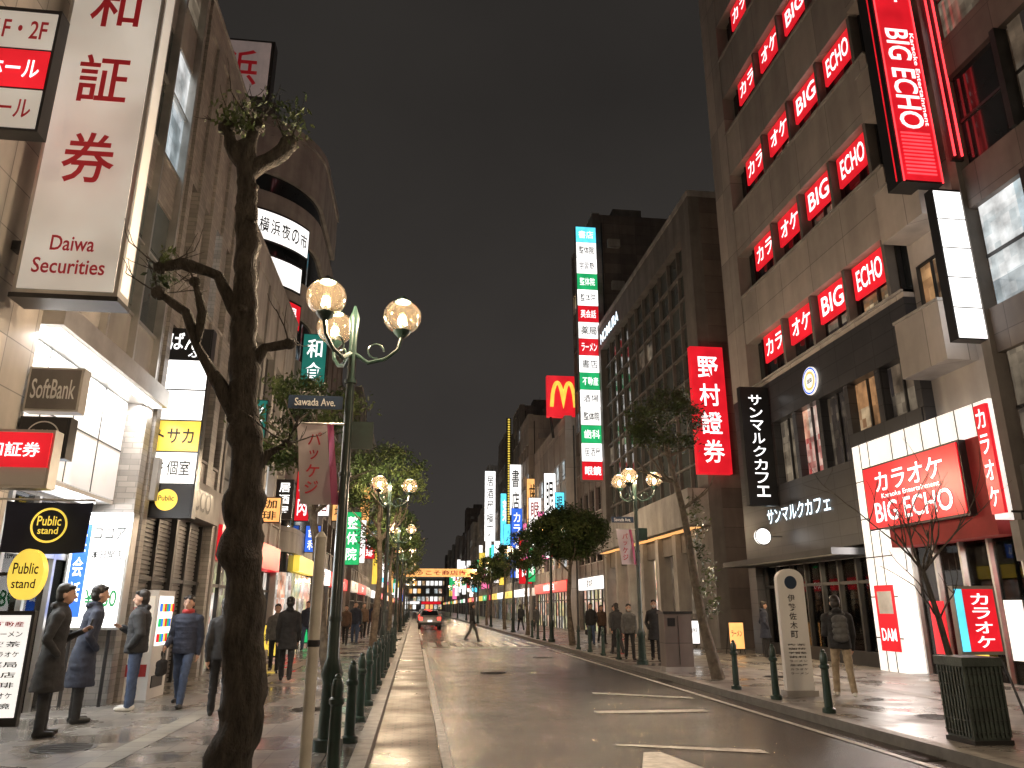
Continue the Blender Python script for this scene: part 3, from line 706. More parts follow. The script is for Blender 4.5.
b.box('backing',metal_d,11.75,12.05,13.53,13.6,11.4,20.2); b.finish()
vsign('stacked_light_box',11.2,11.98,13.65,7.1,10.7,None,None,None,rows=[(E_whitehi,None,None)]*5,th=.25,frame=black).finish()
vsign('cafe_vertical_sign',10.9,11.92,23.8,4.9,9.0,black,'サンマルクカフェ',E_txt,th=.25,S=1,frame=black,tw=.46).finish()
b=B('round_shop_sign'); disc(b,'face',E_whitehi,(11.3,23.9,3.9),.26,.26,.12); ring(b,'rim',metal_d,(11.3,23.89,3.9),.29,.29,.12); b.tube('bracket',metal_d,[(11.56,23.96,3.9),(12,23.96,3.9)],[.02,.02],6); b.finish()

def securities():
    b=B('securities_building'); y0,y1,H=29.7,48.0,20.0
    b.box('walls',brownw,XR+.4,XR+14,y0+.01,y1,0,H-.01)
    b.fb('end_frame',conc_d,1,XR,-.41,.12,y0,y0+1.2,0,H); b.fb('end_frame',conc_d,1,XR,-.41,.12,y1-1,y1,0,H)
    b.fb('top_frame',conc_d,1,XR,-.41,.1,y0+1.2,y1-1,H-1.6,H-.002); b.fb('parapet',conc,1,XR,-14,.14,y0-.03,y1+.03,H,H+.3)
    b.fb('base_canopy',conc,1,XR,-.41,1.0,y0+.1,y1-.1,4.9,6.4)
    b.fb('canopy_soffit_light',E_amb,1,XR,.2,.6,y0+1,y1-1,4.87,4.9)
    b.fb('glazing',glass_t,1,XR,-.4,-.3,y0+1.2,y1-1,6.4,H-1.6)
    for k in range(9):
        z=6.4+k*1.33; b.fb('transoms',conc_d,1,XR,-.3,-.15,y0+1.2,y1-1,z,z+.09)
    n=11
    for i in range(n+1):
        yy=y0+1.2+(y1-y0-2.2)*i/n; b.fb('fins',conc_d,1,XR,-.3,-.14,yy-.05,yy+.05,6.41,H-1.61)
    for k in range(3):
        for i in range(n):
            if R.random()<.3:
                a=y0+1.28+(y1-y0-2.2)*i/n; b.fb('dim_offices',I_dim,1,XR,-.3,-.29,a,a+1.4,6.5+k*3.99,6.4+k*3.99+1.2)
    b.fb('ground_glass',I_dim,1,XR,-.4,-.3,y0+1.2,y0+9,SW,4.0); b.fb('ground_glass',I_shop,1,XR,-.4,-.3,y0+9,y1-1,SW,4.0)
    b.fb('ground_band',conc_d,1,XR,-.4,.05,y0+1.2,y1-1,4.0,4.9)
    for i in range(7): yy=y0+1.4+i*2.6; b.fb('columns',conc,1,XR,-.3,.3,yy,yy+.5,SW,4.88)
    b.text('roof_lettering',E_txtb,'NOMURA',(XR-.12,44.6,H-.9),4.6,.75,'W')
    b.finish((12,38,0))
securities()
vsign('securities_vertical_sign',11.3,12.75,29.2,6.9,12.4,E_red,'野村證券',E_txt,th=.3,frame=E_red).finish()
b=B('alley_gate'); b.box('wall',conc,12.6,20,27.6,27.9,0,3.2); b.box('coping',conc_d,12.58,20,27.57,27.93,3.2,3.32); b.box('door',metal_d,12.9,13.8,27.56,27.6,SW,2.2); b.finish()
building('office_building',1,XR,48.4,56,29,brownw,bays=4,litp=.4,seed=61,depth=13).finish()
segs=[E_cyan,E_white,E_whitehi,E_green,E_whitehi,E_red,E_white,E_red,E_whitehi,E_green,E_whitehi,E_white,E_green,E_whitehi,E_red]
vsign('tower_sign',10.5,12.0,47.6,9.6,28,None,None,None,rows=[(c,R.choice(WORDS),T_blk if c in (E_white,E_whitehi) else E_txt) for c in segs],th=.5,frame=metal_l).finish()
b=building('burger_restaurant_building',1,11.2,56.2,72,15.5,panelb,bays=6,litp=.8,seed=77,shop=I_shop,fascia=E_red,ftxt='HAMBURGER')
def arches(b,c,w,h,ax='S',r=.12):
    P=[]
    for i in range(25):
        t=i/24*2-1; u=abs(t); x=t*w/2; z=h*(1-((u-.5)/.5)**2)**.6
        P.append((c[0]+x,c[1],c[2]+z) if ax=='S' else (c[0],c[1]-x,c[2]+z))
    b.tube('arches',E_yel,P,[r]*len(P),8)
b.box('roof_sign_board',E_red,9.9,12.5,57.0,57.5,16.2,19.6); arches(b,(11.2,56.9,17.0),1.9,2.0,r=.15)
for q in (10.2,12.2): b.tube('roof_sign_legs',metal_d,[(q+.2,57.25,14.5),(q,57.25,16.3)],[.1,.1],6)
b.finish()
b=B('burger_sign'); b.box('board',E_red,9.8,11.0,55.5,55.7,5.2,6.2); arches(b,(10.4,55.45,5.35),.8,.65,r=.06); b.box('bracket',metal_d,11.0,11.3,55.55,56.5,5.6,5.7); b.finish()
Y=72.3; i=0
while Y<330:
    w=R.choice([7,8,9,11]); h=R.choice([13,15,17,19,22,25])
    building('shop_building',1,XR+R.choice([0,0,.3]),Y,Y+w-.1,h,R.choice(walls),bays=max(3,int(w/1.8)),litp=.5,seed=200+i).finish(); Y+=w; i+=1
# street end: block closing the view at the T junction
b=B('distant_office_building'); b.box('walls',conc,-30,40,372,390,0,15)
for k in range(4):
    for i in range(34):
        if R.random()<.92: b.box('window_panes',R.choice([I_warm,I_cool,I_shop,E_amb,E_white]),-29+i*2,-27.6+i*2,371.8,372,1+k*3.6,3+k*3.6)
b.box('fascia',E_white,-10,2,371.6,371.8,3.4,4.4); b.box('fascia',E_red,3,12,371.6,371.8,3.2,4.4); b.finish((5,380,0))

# projecting signs along the street
ECH=[(E_whitehi,T_blk),(E_white,T_red),(E_red,E_txt),(E_green,E_txt),(E_yel,T_blk),(E_blue,E_txt),(E_cyan,T_blk),(E_pink,E_txt),(E_amb,T_blk),(E_white,T_grn)]
for (x0,x1,y,z0,z1,f,t,m) in [(-5,-4.0,30.2,10.3,12.6,E_teal,'和食',E_txt),(-5,-4.4,21.6,5.6,7.4,E_teal,'薬局',E_txt),
    (-5,-4.3,24.5,4.2,5.0,E_amb,'珈琲',T_blk),(-5,-4.4,27.2,4.6,6.0,black,'居酒屋',E_txt),(-5,-4.4,31.5,5,7.2,E_red,'焼肉',E_txt),(-5,-4.3,35,4,5.2,E_blue,'歯科',E_txt),(-5,-4.4,38.5,6,8,E_white,'書店',T_red)]:
    vsign('shop_sign',x0,x1,y,z0,z1,f,t,m).finish()
Y=43; c=0
while Y<260:
    for S in (-1,1):
        c+=1
        if S>0 and Y<56: continue
        if S<0 and c%4==1 and Y<100: continue
        f,m=R.choice(ECH); w=R.uniform(.7,1.3); z0=R.uniform(3.6,7.5); hh=R.uniform(1.0,4.5) if S<0 else R.uniform(1.5,7)
        if S<0: x0,x1=-5,-5+w
        else: x0,x1=12-w,12
        if S>0 and 56<Y<73: x0-=.8;x1-=.8
        vsign('shop_sign',x0,x1,Y+S*.9+R.uniform(-.6,.6),z0,z0+hh,f,R.choice(WORDS) if Y<90 else None,m).finish()
    Y+=3.0+Y*.01
for (y,z0,z1,f) in [(74,9,14,E_amb),(80,4,9,E_red),(88,12,18,E_white),(98,8,16,E_cyan)]:
    vsign('shop_sign',10.6,12,y-.3,z0,z1,f,R.choice(WORDS),T_blk if f in(E_whitehi,E_yel,E_white,E_amb) else E_txt).finish()
vsign('shop_sign',10.3,12,118,11.5,22.5,E_whitehi,'居酒屋横丁',T_blk).finish()
b=vsign('string_light_sign',11.3,11.9,97,6,26,metal_d,None,None)
for k in range(60): b.ell('bulbs',E_yel,(11.6,96.9,6.3+k*.33),(.16,.1,.12),6,4)
b.finish()
# gantry across the street
b=B('street_gantry'); b.box('board',E_amb,-2.2,6.6,80,80.25,4.7,5.5); b.text('lettering',T_red,'ようこそ商店街',(2.2,79.98,5.1),6,.5,'S')
for x in (-1.6,6.4): b.tube('post',greenm,[(x,80.1,0.1),(x,80.1,6)],[.12,.09],10)
b.finish()

# ------------------------------------------------------------ street furniture
LP=2.5
def street_lamp(x,y,power=130,sign=False,a0=0):
    b=B('street_lamp'); H=5.05
    b.tube('pole',greenm,[(x,y,SW),(x,y,SW+.12),(x,y,SW+.13),(x,y,SW+.7),(x,y,SW+.8),(x,y,1.1),(x,y,H),(x,y,H+.25),(x,y,H+.42)],[.17,.17,.12,.1,.13,.075,.05,.07,.012],14)
    for z in (1.5,3.2,4.4): b.tube('collar',greenm,[(x,y,z),(x,y,z+.05)],[.08,.08],14)
    for k in range(3):
        a=math.radians(a0+120*k); d=Vector((math.cos(a),math.sin(a),0)); c=Vector((x,y,H))
        P=[c+d*.04+Vector((0,0,-.25)),c+d*.2+Vector((0,0,-.36)),c+d*.42+Vector((0,0,-.30)),c+d*.58+Vector((0,0,-.16)),c+d*.62+Vector((0,0,0.0))]
        b.tube('arm',greenm,P,[.03,.028,.026,.025,.03],8)
        P=[c+d*(.3+.1*math.cos(t))+Vector((0,0,-.2+.1*math.sin(t))) for t in np.linspace(0,5,14)]
        b.tube('scroll',greenm,P,[.012]*14,6)
        g=c+d*.62
        b.tube('cup',greenm,[g+Vector((0,0,0)),g+Vector((0,0,.06)),g+Vector((0,0,.1))],[.04,.1,.12],14)
        b.ell('globe',globe_m,(g.x,g.y,g.z+.3),(.25,.25,.235),24,14)
        b.tube('bulb_socket',metal_l,[g+Vector((0,0,.09)),g+Vector((0,0,.19))],[.035,.03],10)
        b.ell('bulb',E_bulb,(g.x,g.y,g.z+.25),(.055,.055,.075),10,8)
        b.tube('cap',greenm,[g+Vector((0,0,.51)),g+Vector((0,0,.55)),g+Vector((0,0,.6))],[.11,.07,.01],14)
        b.light('POINT',tuple(g+Vector((0,0,.4))),power*LP/3,(1,.82,.64),.06)
    if sign:
        b.box('street_name_plate',pm('plate_navy',(.02,.04,.08),.4),x-.75,x-.08,y-.03,y,4.05,4.22); b.text('plate_lettering',T_wht,'Sawada Ave.',(x-.42,y-.035,4.135),.5,.1,'S')
        b.box('plate',greenm,x+.05,x+.32,y-.02,y+.01,3.55,3.9)
        pk=pm('banner_cloth',(.70,.62,.64),.8,var=.08); pk2=pm('banner_pink',(.6,.16,.3),.8)
        for (m,xa,xb) in ((pk,x-.62,x-.25),(pk2,x-.25,x-.17)):
            V=[];F=[]
            for i in range(4):
                for j in range(14):
                    u=i/3; v=j/13; V.append((xa+(xb-xa)*u+.12*v,y-.05+.04*math.sin(v*6+u*3),3.85-v*1.0))
            for i in range(3):
                for j in range(13): q=i*14+j; F.append((q,q+1,q+15,q+14))
            b.add('banner',m,V,F)
        b.vtext('banner_lettering',T_red,'パッケジ',(x-.38,y-.1,3.35),.16,.8,'S')
        b.tube('banner_rod',metal_l,[(x-.65,y-.03,3.86),(x,y-.03,3.86)],[.012,.012],6)
    b.finish((x,y,SW))
street_lamp(-.92,9.4,330,True)
street_lamp(6.4,21.8,330,True)
street_lamp(-.92,-4.5,260); street_lamp(6.4,4.2,300)  # both out of view, added to brighten the near street
for y in (24,38,52): street_lamp(-.92,y,300)
for y in (36.5,51,66): street_lamp(6.4,y,300)
for y in (68,86,106,130): street_lamp(-.92,y,260); street_lamp(6.4,y+12,260)
def bollard(x,y):
    b=B('bollard'); b.tube('post',greenm,[(x,y,SW),(x,y,SW+.06),(x,y,SW+.08),(x,y,SW+.62),(x,y,SW+.64),(x,y,SW+.68),(x,y,SW+.7),(x,y,SW+.8),(x,y,SW+.86),(x,y,SW+.88)],[.1,.1,.065,.055,.075,.075,.055,.06,.045,.01],16)
    b.ell('finial',greenm,(x,y,SW+.88),.035,10,8); b.finish()
for y in (8.0,9.9,11.6,13.4,15.2,17,18.8,20.6,22.4,26,28,30): bollard(-.72,y)
for y in (11.65,13.4,15.1,24,26,28,30,38,40,42): bollard(6.3,y)
b=B('sign_post'); ivory=pm('ivory_enamel',(.68,.65,.57),.4,var=.15,ns=4)
b.tube('post',ivory,[(-.93,7.6,SW),(-.93,7.6,2.3)],[.055,.055],14); b.tube('cap',ivory,[(-.93,7.6,2.3),(-.93,7.6,2.36)],[.06,.02],14); b.tube('band',metal_d,[(-.93,7.6,1.3),(-.93,7.6,1.36)],[.06,.06],14); b.finish()
b=B('information_totem'); x,y=6.95,13.75
b.box('base',conc,x-.3,x+.3,y-.06,y+.2,SW,SW+.1); b.box('panel',white_p,x-.26,x+.26,y,y+.12,SW+.1,2.15)
n=12; V=[(x+.26*math.cos(math.pi*k/n),y,2.15+.2*math.sin(math.pi*k/n)) for k in range(n+1)]; V+=[(p[0],y+.12,p[2]) for p in V]
b.add('rounded_top',white_p,V,[tuple(range(n+1)),tuple(range(2*n+1,n,-1))]+[(k,k+n+1,k+n+2,k+1) for k in range(n)])
disc(b,'emblem',pm('plate_navy',(.02,.04,.08)),(x,y-.006,2.1),.12,.12,.005)
b.vtext('lettering',T_blk,'伊勢佐木町',(x-.02,y-.006,1.5),.14,.8,'S')
for k in range(8): b.text('lettering',T_blk,R.choice(WORDS),(x,y-.006,1.0-k*.07),.34,.035,'S')
b.finish()
b=B('utility_cabinet'); b.box('plinth',conc,6.2,6.95,19.1,19.6,SW,SW+.12); b.box('body',brownw,6.22,6.93,19.12,19.58,SW+.12,1.5); b.box('lid',metal_d,6.19,6.96,19.09,19.61,1.5,1.56); b.box('door_seam',black,6.57,6.58,19.112,19.12,.3,1.45); b.box('vents',black,6.3,6.5,19.11,19.12,1.2,1.4); b.finish()
b=B('litter_bin'); x,y=6.72,9.0; tarp=pm('bin_dark_green',(.045,.06,.055),.4,var=.4,ns=6,bump=.5)
b.box('body',tarp,x-.23,x+.23,y-.23,y+.23,SW+.04,1.02); b.box('rim',tarp,x-.26,x+.26,y-.26,y+.26,.98,1.08); b.box('foot',metal_d,x-.25,x+.25,y-.25,y+.25,SW,SW+.05)
for k in range(9): 
    b.box('slats',tarp,x-.25+k*.058,x-.225+k*.058,y-.25,y-.23,.2,.97); b.box('slats',tarp,x-.25,x-.23,y-.24+k*.055,y-.215+k*.055,.2,.97)
for k in range(6): b.box('hoops',metal_d,x-.245,x+.245,y-.245,y+.245,.24+k*.13,.255+k*.13)
b.finish()
b=B('karaoke_floor_sign'); x,y=8.75,11.3
b.box('panel',metal_l,x-.36,x+.36,y,y+.1,.95,1.98); b.box('face',E_red,x-.2,x+.32,y-.01,y,1.0,1.93); b.box('led_edge',E_cyan,x-.34,x-.22,y-.012,y,1.0,1.93)
b.vtext('lettering',E_txt,'カラオケ',(x+.06,y-.018,1.46),.3,.85,'S')
for q in (-.3,.3): b.tube('leg',metal_d,[(x+q,y+.05,.96),(x+q,y-.25,SW)],[.02,.02],6); b.tube('leg',metal_d,[(x+q,y+.05,.96),(x+q,y+.35,SW)],[.02,.02],6)
b.finish()
for (x,y,m) in [(-4.3,20.5,E_white),(-4.2,24,E_yel),(-4.3,28.5,E_red),(10.9,30,E_white),(11,26,E_amb),(10.8,41,E_red),(-4.3,33,E_green)]:
    b=B('a_board_sign'); 
    b.box('face',m,x-.25,x+.25,y-.02,y,.3,1.15); b.box('frame',metal_d,x-.28,x+.28,y,y+.05,.25,1.2); b.text('lettering',T_blk,R.choice(WORDS),(x,y-.026,.8),.38,.2,'S')
    for q in (-.25,.25): b.tube('leg',metal_d,[(x+q,y+.03,1.15),(x+q,y+.4,SW)],[.015,.015],6); b.tube('leg',metal_d,[(x+q,y+.03,.3),(x+q,y-.02,SW)],[.015,.015],6)
    b.finish()

# ------------------------------------------------------------ trees
def leaves(b,centres,n,size,r):
    for ci,(c,rad) in enumerate(centres):
        mat=leafl if r.random()<.45 else leafd
        V=[];F=[]
        for k in range(n):
            p=Vector(c)+Vector((r.gauss(0,1),r.gauss(0,1),r.gauss(0,.8)))*rad*.55
            d=Vector((r.uniform(-1,1),r.uniform(-1,1),r.uniform(-1,1))).normalized(); e=d.orthogonal().normalized(); s=size*r.uniform(.6,1.3)
            o=len(V); V+= [tuple(p-d*s),tuple(p+e*s*.42),tuple(p+d*s),tuple(p-e*s*.42)]; F.append((o,o+1,o+2,o+3))
        b.add('foliage',mat,V,F)
def twig(b,mat,p,d,l,rad,depth,r,ends):
    P=[p];q=p.copy();dd=d.copy()
    for i in range(4):
        dd=(dd+Vector((r.uniform(-.22,.22),r.uniform(-.22,.22),r.uniform(-.08,.2)))).normalized(); q=q+dd*l/4; P.append(q.copy())
    b.tube('branches',mat,P,[rad,rad*.85,rad*.7,rad*.58,rad*.45],7 if rad>.02 else 5,jit=.25)
    ends.append(q)
    if depth>0:
        for k in range(r.choice([2,3,3])):
            nd=(dd+Vector((r.uniform(-.9,.9),r.uniform(-.9,.9),r.uniform(-.2,.7)))).normalized()
            twig(b,mat,P[r.choice([2,3,4])].copy(),nd,l*r.uniform(.55,.8),rad*.5,depth-1,r,ends)
def tree(x,y,seed,h=5,cr=1.4,ch=1.0,lean=(0,0),rad=.13,n=60,nl=90,mat=None,name='street_tree',ls=.075):
    r=random.Random(seed); b=B(name); mat=mat or bark2
    P=[];Rd=[]
    for i in range(9):
        t=i/8; P.append(Vector((x+lean[0]*t+.06*math.sin(t*7+seed),y+lean[1]*t+.05*math.cos(t*6+seed),SW+h*.85*t))); Rd.append(rad*(1.25-.25*min(1,t*8)) if i==0 else rad*(1-.5*t))
    b.tube('trunk',mat,P,Rd,12,jit=.3)
    ends=[]; cc=Vector((x+lean[0]*1.05,y+lean[1]*1.05,SW+h))
    for k in range(6):
        a=2*math.pi*k/6+r.uniform(-.3,.3); st=P[r.choice([6,7,8])]
        twig(b,mat,st.copy(),Vector((math.cos(a),math.sin(a),r.uniform(.3,.9))).normalized(),cr*.75,rad*.4,1,r,ends)
    C=[]
    for k in range(n):
        a=r.uniform(0,2*math.pi); z=r.uniform(-1,1); q=math.sqrt(max(0,1-z*z))*(r.random()**.35)
        C.append(((cc.x+cr*q*math.cos(a),cc.y+cr*q*math.sin(a),cc.z+ch*z*.9),r.uniform(.22,.42)*max(.7,cr/1.6)))
    leaves(b,C,nl,ls,r)
    b.finish((x,y,SW))
def near_tree():
    r=random.Random(5); b=B('pollarded_tree'); x,y=-1.62,7.5
    P=[(-1.60,7.5,SW-.02),(-1.58,7.5,.3),(-1.52,7.5,.9),(-1.58,7.5,1.7),(-1.66,7.5,2.3),(-1.66,7.5,2.9),(-1.78,7.5,3.6),(-1.84,7.5,4.3),(-1.88,7.48,5.0),(-1.94,7.5,5.7),(-1.98,7.5,6.2),(-2.02,7.5,6.6)]
    Rd=[.25,.20,.175,.165,.18,.16,.142,.135,.12,.11,.10,.12]
    PP=[];RR=[]
    for i in range(len(P)-1):
        for k in range(8):
            t=k/8; PP.append(Vector(P[i]).lerp(Vector(P[i+1]),t)); RR.append(Rd[i]*(1-t)+Rd[i+1]*t+.006*math.sin(i*7+k*2.3))
    PP.append(Vector(P[-1])); RR.append(Rd[-1]*.6)
    b.tube('trunk',bark,PP,RR,24,jit=.45)
    ends=[]
    def limb(pts,r0,r1,tw=3):
        Q=[];S=[]
        for i in range(len(pts)-1):
            for k in range(4): t=k/4; Q.append(Vector(pts[i]).lerp(Vector(pts[i+1]),t)); S.append(r0+(r1-r0)*(i+t)/(len(pts)-1))
        Q.append(Vector(pts[-1])); S.append(r1)
        b.tube('limb',bark,Q,S,12,jit=.6)
        e=Vector(pts[-1]); b.ell('knuckle',bark,tuple(e),(r1*1.5,r1*1.5,r1*1.3),10,8)
        for k in range(tw):
            d=Vector((r.uniform(-1,1),r.uniform(-1,1),r.uniform(.1,1))).normalized(); twig(b,bark,e.copy(),d,r.uniform(.2,.45),.011,1,r,ends)
    limb([(-1.75,7.5,3.3),(-1.98,7.45,3.75),(-2.25,7.4,4.15),(-2.4,7.4,4.5),(-2.68,7.4,4.7)],.08,.055,5)
    limb([(-2.25,7.4,4.15),(-2.22,7.35,4.5),(-2.32,7.3,4.8)],.05,.04,3)
    limb([(-1.9,7.5,4.5),(-2.15,7.45,4.95),(-2.5,7.4,5.05),(-2.7,7.4,4.98)],.07,.05,4)
    limb([(-1.8,7.5,3.9),(-1.62,7.5,4.2),(-1.38,7.5,4.25)],.06,.045,2)
    limb([(-1.66,7.5,2.8),(-1.48,7.5,3.1),(-1.3,7.45,3.2)],.05,.035,3)
    limb([(-2.0,7.5,6.1),(-1.85,7.5,6.35),(-1.62,7.5,6.5),(-1.58,7.5,6.6)],.09,.07,4)
    limb([(-2.0,7.5,6.3),(-2.2,7.5,6.55),(-2.25,7.5,6.75)],.08,.07,4)
    limb([(-2.0,7.5,6.4),(-1.95,7.5,6.8)],.09,.07,4)
    for k in range(10):
        i=r.randrange(32,80); a=r.uniform(0,6.28); b.ell('knuckle',bark,tuple(PP[i]+Vector((math.cos(a),math.sin(a),0))*RR[i]*.8),(.06,.06,.05),8,6)
    C=[((-1.85+r.uniform(-.5,.35),7.5+r.uniform(-.3,.3),6.8+r.uniform(-.12,.15)),.16) for k in range(12)]
    C+=[((-1.35,7.45,3.25),.14),((-2.65,7.4,4.85),.12),((-2.65,7.4,5.1),.1)]
    leaves(b,C,45,.04,r)
    b.finish((x,y,SW))
near_tree()
def bare_tree():
    r=random.Random(11); b=B('bare_tree'); ends=[]
    P=[Vector(p) for p in [(6.95,9.5,SW),(6.9,9.5,.8),(6.8,9.5,1.5),(6.68,9.5,2.1)]]
    b.tube('trunk',bark,P,[.06,.045,.038,.03],10,jit=.3)
    for k in range(7):
        a=2*math.pi*k/7; twig(b,bark,P[3].copy(),Vector((math.cos(a)*.7,math.sin(a)*.7,r.uniform(.5,1.3))).normalized(),r.uniform(.7,1.1),.018,2,r,ends)
    for k in range(3): twig(b,bark,P[2].copy(),Vector((r.uniform(-1,1),r.uniform(-1,1),.6)).normalized(),.7,.014,1,r,ends)
    b.finish((6.95,9.5,SW))
bare_tree()
tree(6.75,17.2,3,h=5.9,cr=.95,ch=.75,lean=(-.8,0),rad=.12,n=38,nl=130,ls=.055)
b=B('climbing_ivy'); r=random.Random(4); leaves(b,[((6.72-.13*k*.22/1+r.uniform(-.12,.12),17.1+r.uniform(-.15,.1),1.6+k*.22),.17) for k in range(12)],55,.05,r); b.finish()
tree(6.6,33,8,h=4.7,cr=1.65,ch=1.0,rad=.13,n=130,nl=130,ls=.085)
for i,y in enumerate((46,58,72,88)): tree(6.6,y,20+i,h=4.9,cr=1.6,ch=1.1,rad=.12,n=55,nl=80,ls=.11)
tree(-1.55,16,41,h=5.3,cr=1.25,ch=1.0,lean=(-.9,0),rad=.12,n=50,nl=110,ls=.06)
tree(-1.3,27,42,h=5.9,cr=1.6,ch=1.2,rad=.13,n=65,nl=110,ls=.07)
for i,y in enumerate((41,56,72,90)): tree(-1.3,y,50+i,h=5.4,cr=1.7,ch=1.2,rad=.12,n=50,nl=80,ls=.1)

# ------------------------------------------------------------ people
skinm=pm('skin',(.48,.29,.21),.55,var=.08); hairm=pm('hair_black',(.018,.014,.012),.5)
eyem=pm('eye_dark',(.02,.015,.012),.2); lipm=pm('lips',(.35,.12,.10),.5)
def clothm(name,c): return pm('cloth_'+name,c,.8,var=.3,ns=14,bump=.3)
blk=clothm('black',(.022,.022,.024)); nav=clothm('navyblue',(.022,.028,.05)); gry=clothm('grey',(.10,.10,.10)); den=clothm('denim',(.05,.075,.14)); bei=clothm('beige',(.36,.29,.20)); brn=clothm('brown',(.10,.06,.04)); redc=clothm('red',(.35,.03,.03)); whi=clothm('white',(.6,.58,.55)); crm=clothm('cream',(.45,.40,.33))
shoeB=pm('shoe_black',(.02,.02,.02),.35); shoeW=pm('shoe_white',(.65,.64,.6),.5)
def person(x,y,head,h=1.72,top=blk,pants=blk,shoe=shoeB,hair=hairm,coat=0,stride=0,arms=('down','down'),backpack=None,bag=None,mask=False,lean=0,vox=.012,turn=0,puff=0,longhair=False,scarf=None,far=False):
    prim=[]
    def cap(p,q,r0,r1,m): prim.append(('c',Vector(p),Vector(q),r0,r1,m))
    def el(c,r,m): prim.append(('e',Vector(c),r,m))
    k=h/1.72; pf=.012+puff
    hz=.90
    for s,st in ((-1,stride),(1,-stride)):
        hip=Vector((s*.09,0,hz)); kn=Vector((s*.095,st*.22+abs(st)*.06,.48)); bend=-.16*abs(st) if st<0 else 0
        an=Vector((s*.10,st*.42+bend*.4,.085+(.07*abs(st) if st<0 else 0)))
        cap(hip,kn,.09,.066,pants); cap(kn,an,.066,.056,pants)
        toe=an+Vector((s*.02,.15,-.045)); 
        cap(an+Vector((0,-.03,-.045)),toe,.042,.034,shoe); cap(an,an+Vector((0,0,-.03)),.042,.042,shoe)
    L=lean
    def T(z): return Vector((0,L*max(0,z-.9),z))
    sl=[(.88,.165,.125),(.98,.158,.118),(1.10,.150,.110),(1.22,.162,.116),(1.32,.178,.118),(1.39,.172,.105),(1.44,.125,.088),(1.475,.07,.065)]
    if coat: sl=[(coat,.215,.175),(coat+.03,.212,.17),(.75,.19,.148),(.86,.178,.136)]+sl[1:]
    else: sl=[(.82,.150,.118),(.84,.165,.128)]+sl[1:]
    sl=[(z,rx+pf*(1 if z<1.42 else .5),ry+pf*(1 if z<1.42 else .5)) for z,rx,ry in sl]
    prim.append(('t',sl,top))
    if puff:
        z=.9
        while z<1.36: el(T(z),(np.interp(z,[a[0] for a in sl],[a[1] for a in sl])+.008,np.interp(z,[a[0] for a in sl],[a[2] for a in sl])+.008,.036),top); z+=.085
    if not coat: el((0,0,.9),(.155,.12,.10),pants)
    nk=T(1.46); hd=nk+Vector((0,.02+L*.1,.155)); 
    cap(nk,nk+Vector((0,.01,.09)),.055,.05,skinm if not scarf else scarf)
    prim.append(('c',nk+Vector((0,-.01,-.02)),nk+Vector((0,-.005,.02)),.085,.072,top))
    if scarf: el(nk+Vector((0,.01,.03)),(.10,.10,.05),scarf)
    ct,stt=math.cos(turn),math.sin(turn)
    def H(a,bb,c): return hd+1.07*Vector((a*ct-bb*stt,a*stt+bb*ct,c))
    el(H(0,0,.015),(.079,.096,.107),skinm); el(H(0,.025,-.045),(.059,.064,.07),skinm)
    cap(H(0,.085,.0),H(0,.105,-.03),.012,.016,skinm)
    for s in (-1,1): el(H(s*.077,-.005,-.01),(.014,.022,.032),skinm)
    el(H(0,-.022,.05),(.091,.10,.09),hair); el(H(0,-.045,-.01),(.085,.073,.09),hair)
    for s in (-1,1): el(H(s*.035,.05,.082),(.045,.04,.03),hair)
    if longhair: el(H(0,-.06,-.09),(.08,.05,.12),hair)
    else: el(nk+Vector((0,-.085,.02)),(.09,.05,.045),top)
    if mask: el(H(0,.058,-.05),(.05,.045,.04),whi)
    for s,a in zip((-1,1),arms):
        sh=T(1.36)+Vector((s*(.163+pf*.6),0,0)); sw=stride*s*.5
        if a=='down': eb=sh+Vector((s*.05,-.02+sw*.12,-.29)); wr=eb+Vector((-s*.01,.06+sw*.16,-.25)); 
        elif a=='pocket': eb=sh+Vector((s*.09,-.07,-.27)); wr=eb+Vector((-s*.08,.13,-.17))
        elif a=='phone': eb=sh+Vector((s*.04,.05,-.28)); wr=eb+Vector((-s*.11,.2,.10))
        elif a=='carry': eb=sh+Vector((s*.05,.0,-.29)); wr=eb+Vector((0,.20,-.13))
        cap(sh,eb,.062+pf*.8,.046+pf*.6,top); cap(eb,wr,.046+pf*.6,.036+pf*.3,top); cap(T(1.43)+Vector((s*.06,0,0)),sh+Vector((0,0,.01)),.05,.055+pf*.6,top)
        d=(wr-eb).normalized()
        if a!='pocket':
            pl=wr+d*.06; cap(wr,pl,.026,.030,skinm)
            sd=d.cross(Vector((0,1,0)) if abs(d.y)<.9 else Vector((0,0,1))).normalized(); nn=d.cross(sd).normalized()
            fr=nn if abs(nn.y)>abs(sd.y) else sd; cu=Vector((-s,0,0))
            if fr.y<0: fr=-fr
            for f in range(4):
                o=pl+fr*(f-1.5)*.019+d*.015; ln=[.058,.07,.075,.062][f]
                m1=o+d*ln*.5+cu*.006; m2=m1+d*ln*.4+cu*.02; cap(o,m1,.0095,.009,skinm); cap(m1,m2,.009,.008,skinm)
            th=wr+d*.03+fr*.03; cap(wr+d*.02,th+d*.01,.012,.011,skinm); cap(th+d*.01,th+d*.05+cu*.012,.011,.009,skinm)
        if bag and s==1:
            pb=wr+d*.09
            cap(pb+Vector((0,-.06,-.02)),pb+Vector((0,-.06,-.16)),.008,.008,bag); cap(pb+Vector((0,.06,-.02)),pb+Vector((0,.06,-.16)),.008,.008,bag); cap(pb+Vector((0,-.06,-.02)),pb+Vector((0,.06,-.02)),.008,.008,bag)
            for zz in (-.2,-.225,-.25,-.275,-.3,-.325,-.35): cap(pb+Vector((0,-.10,zz)),pb+Vector((0,.10,zz)),.05,.05,bag)
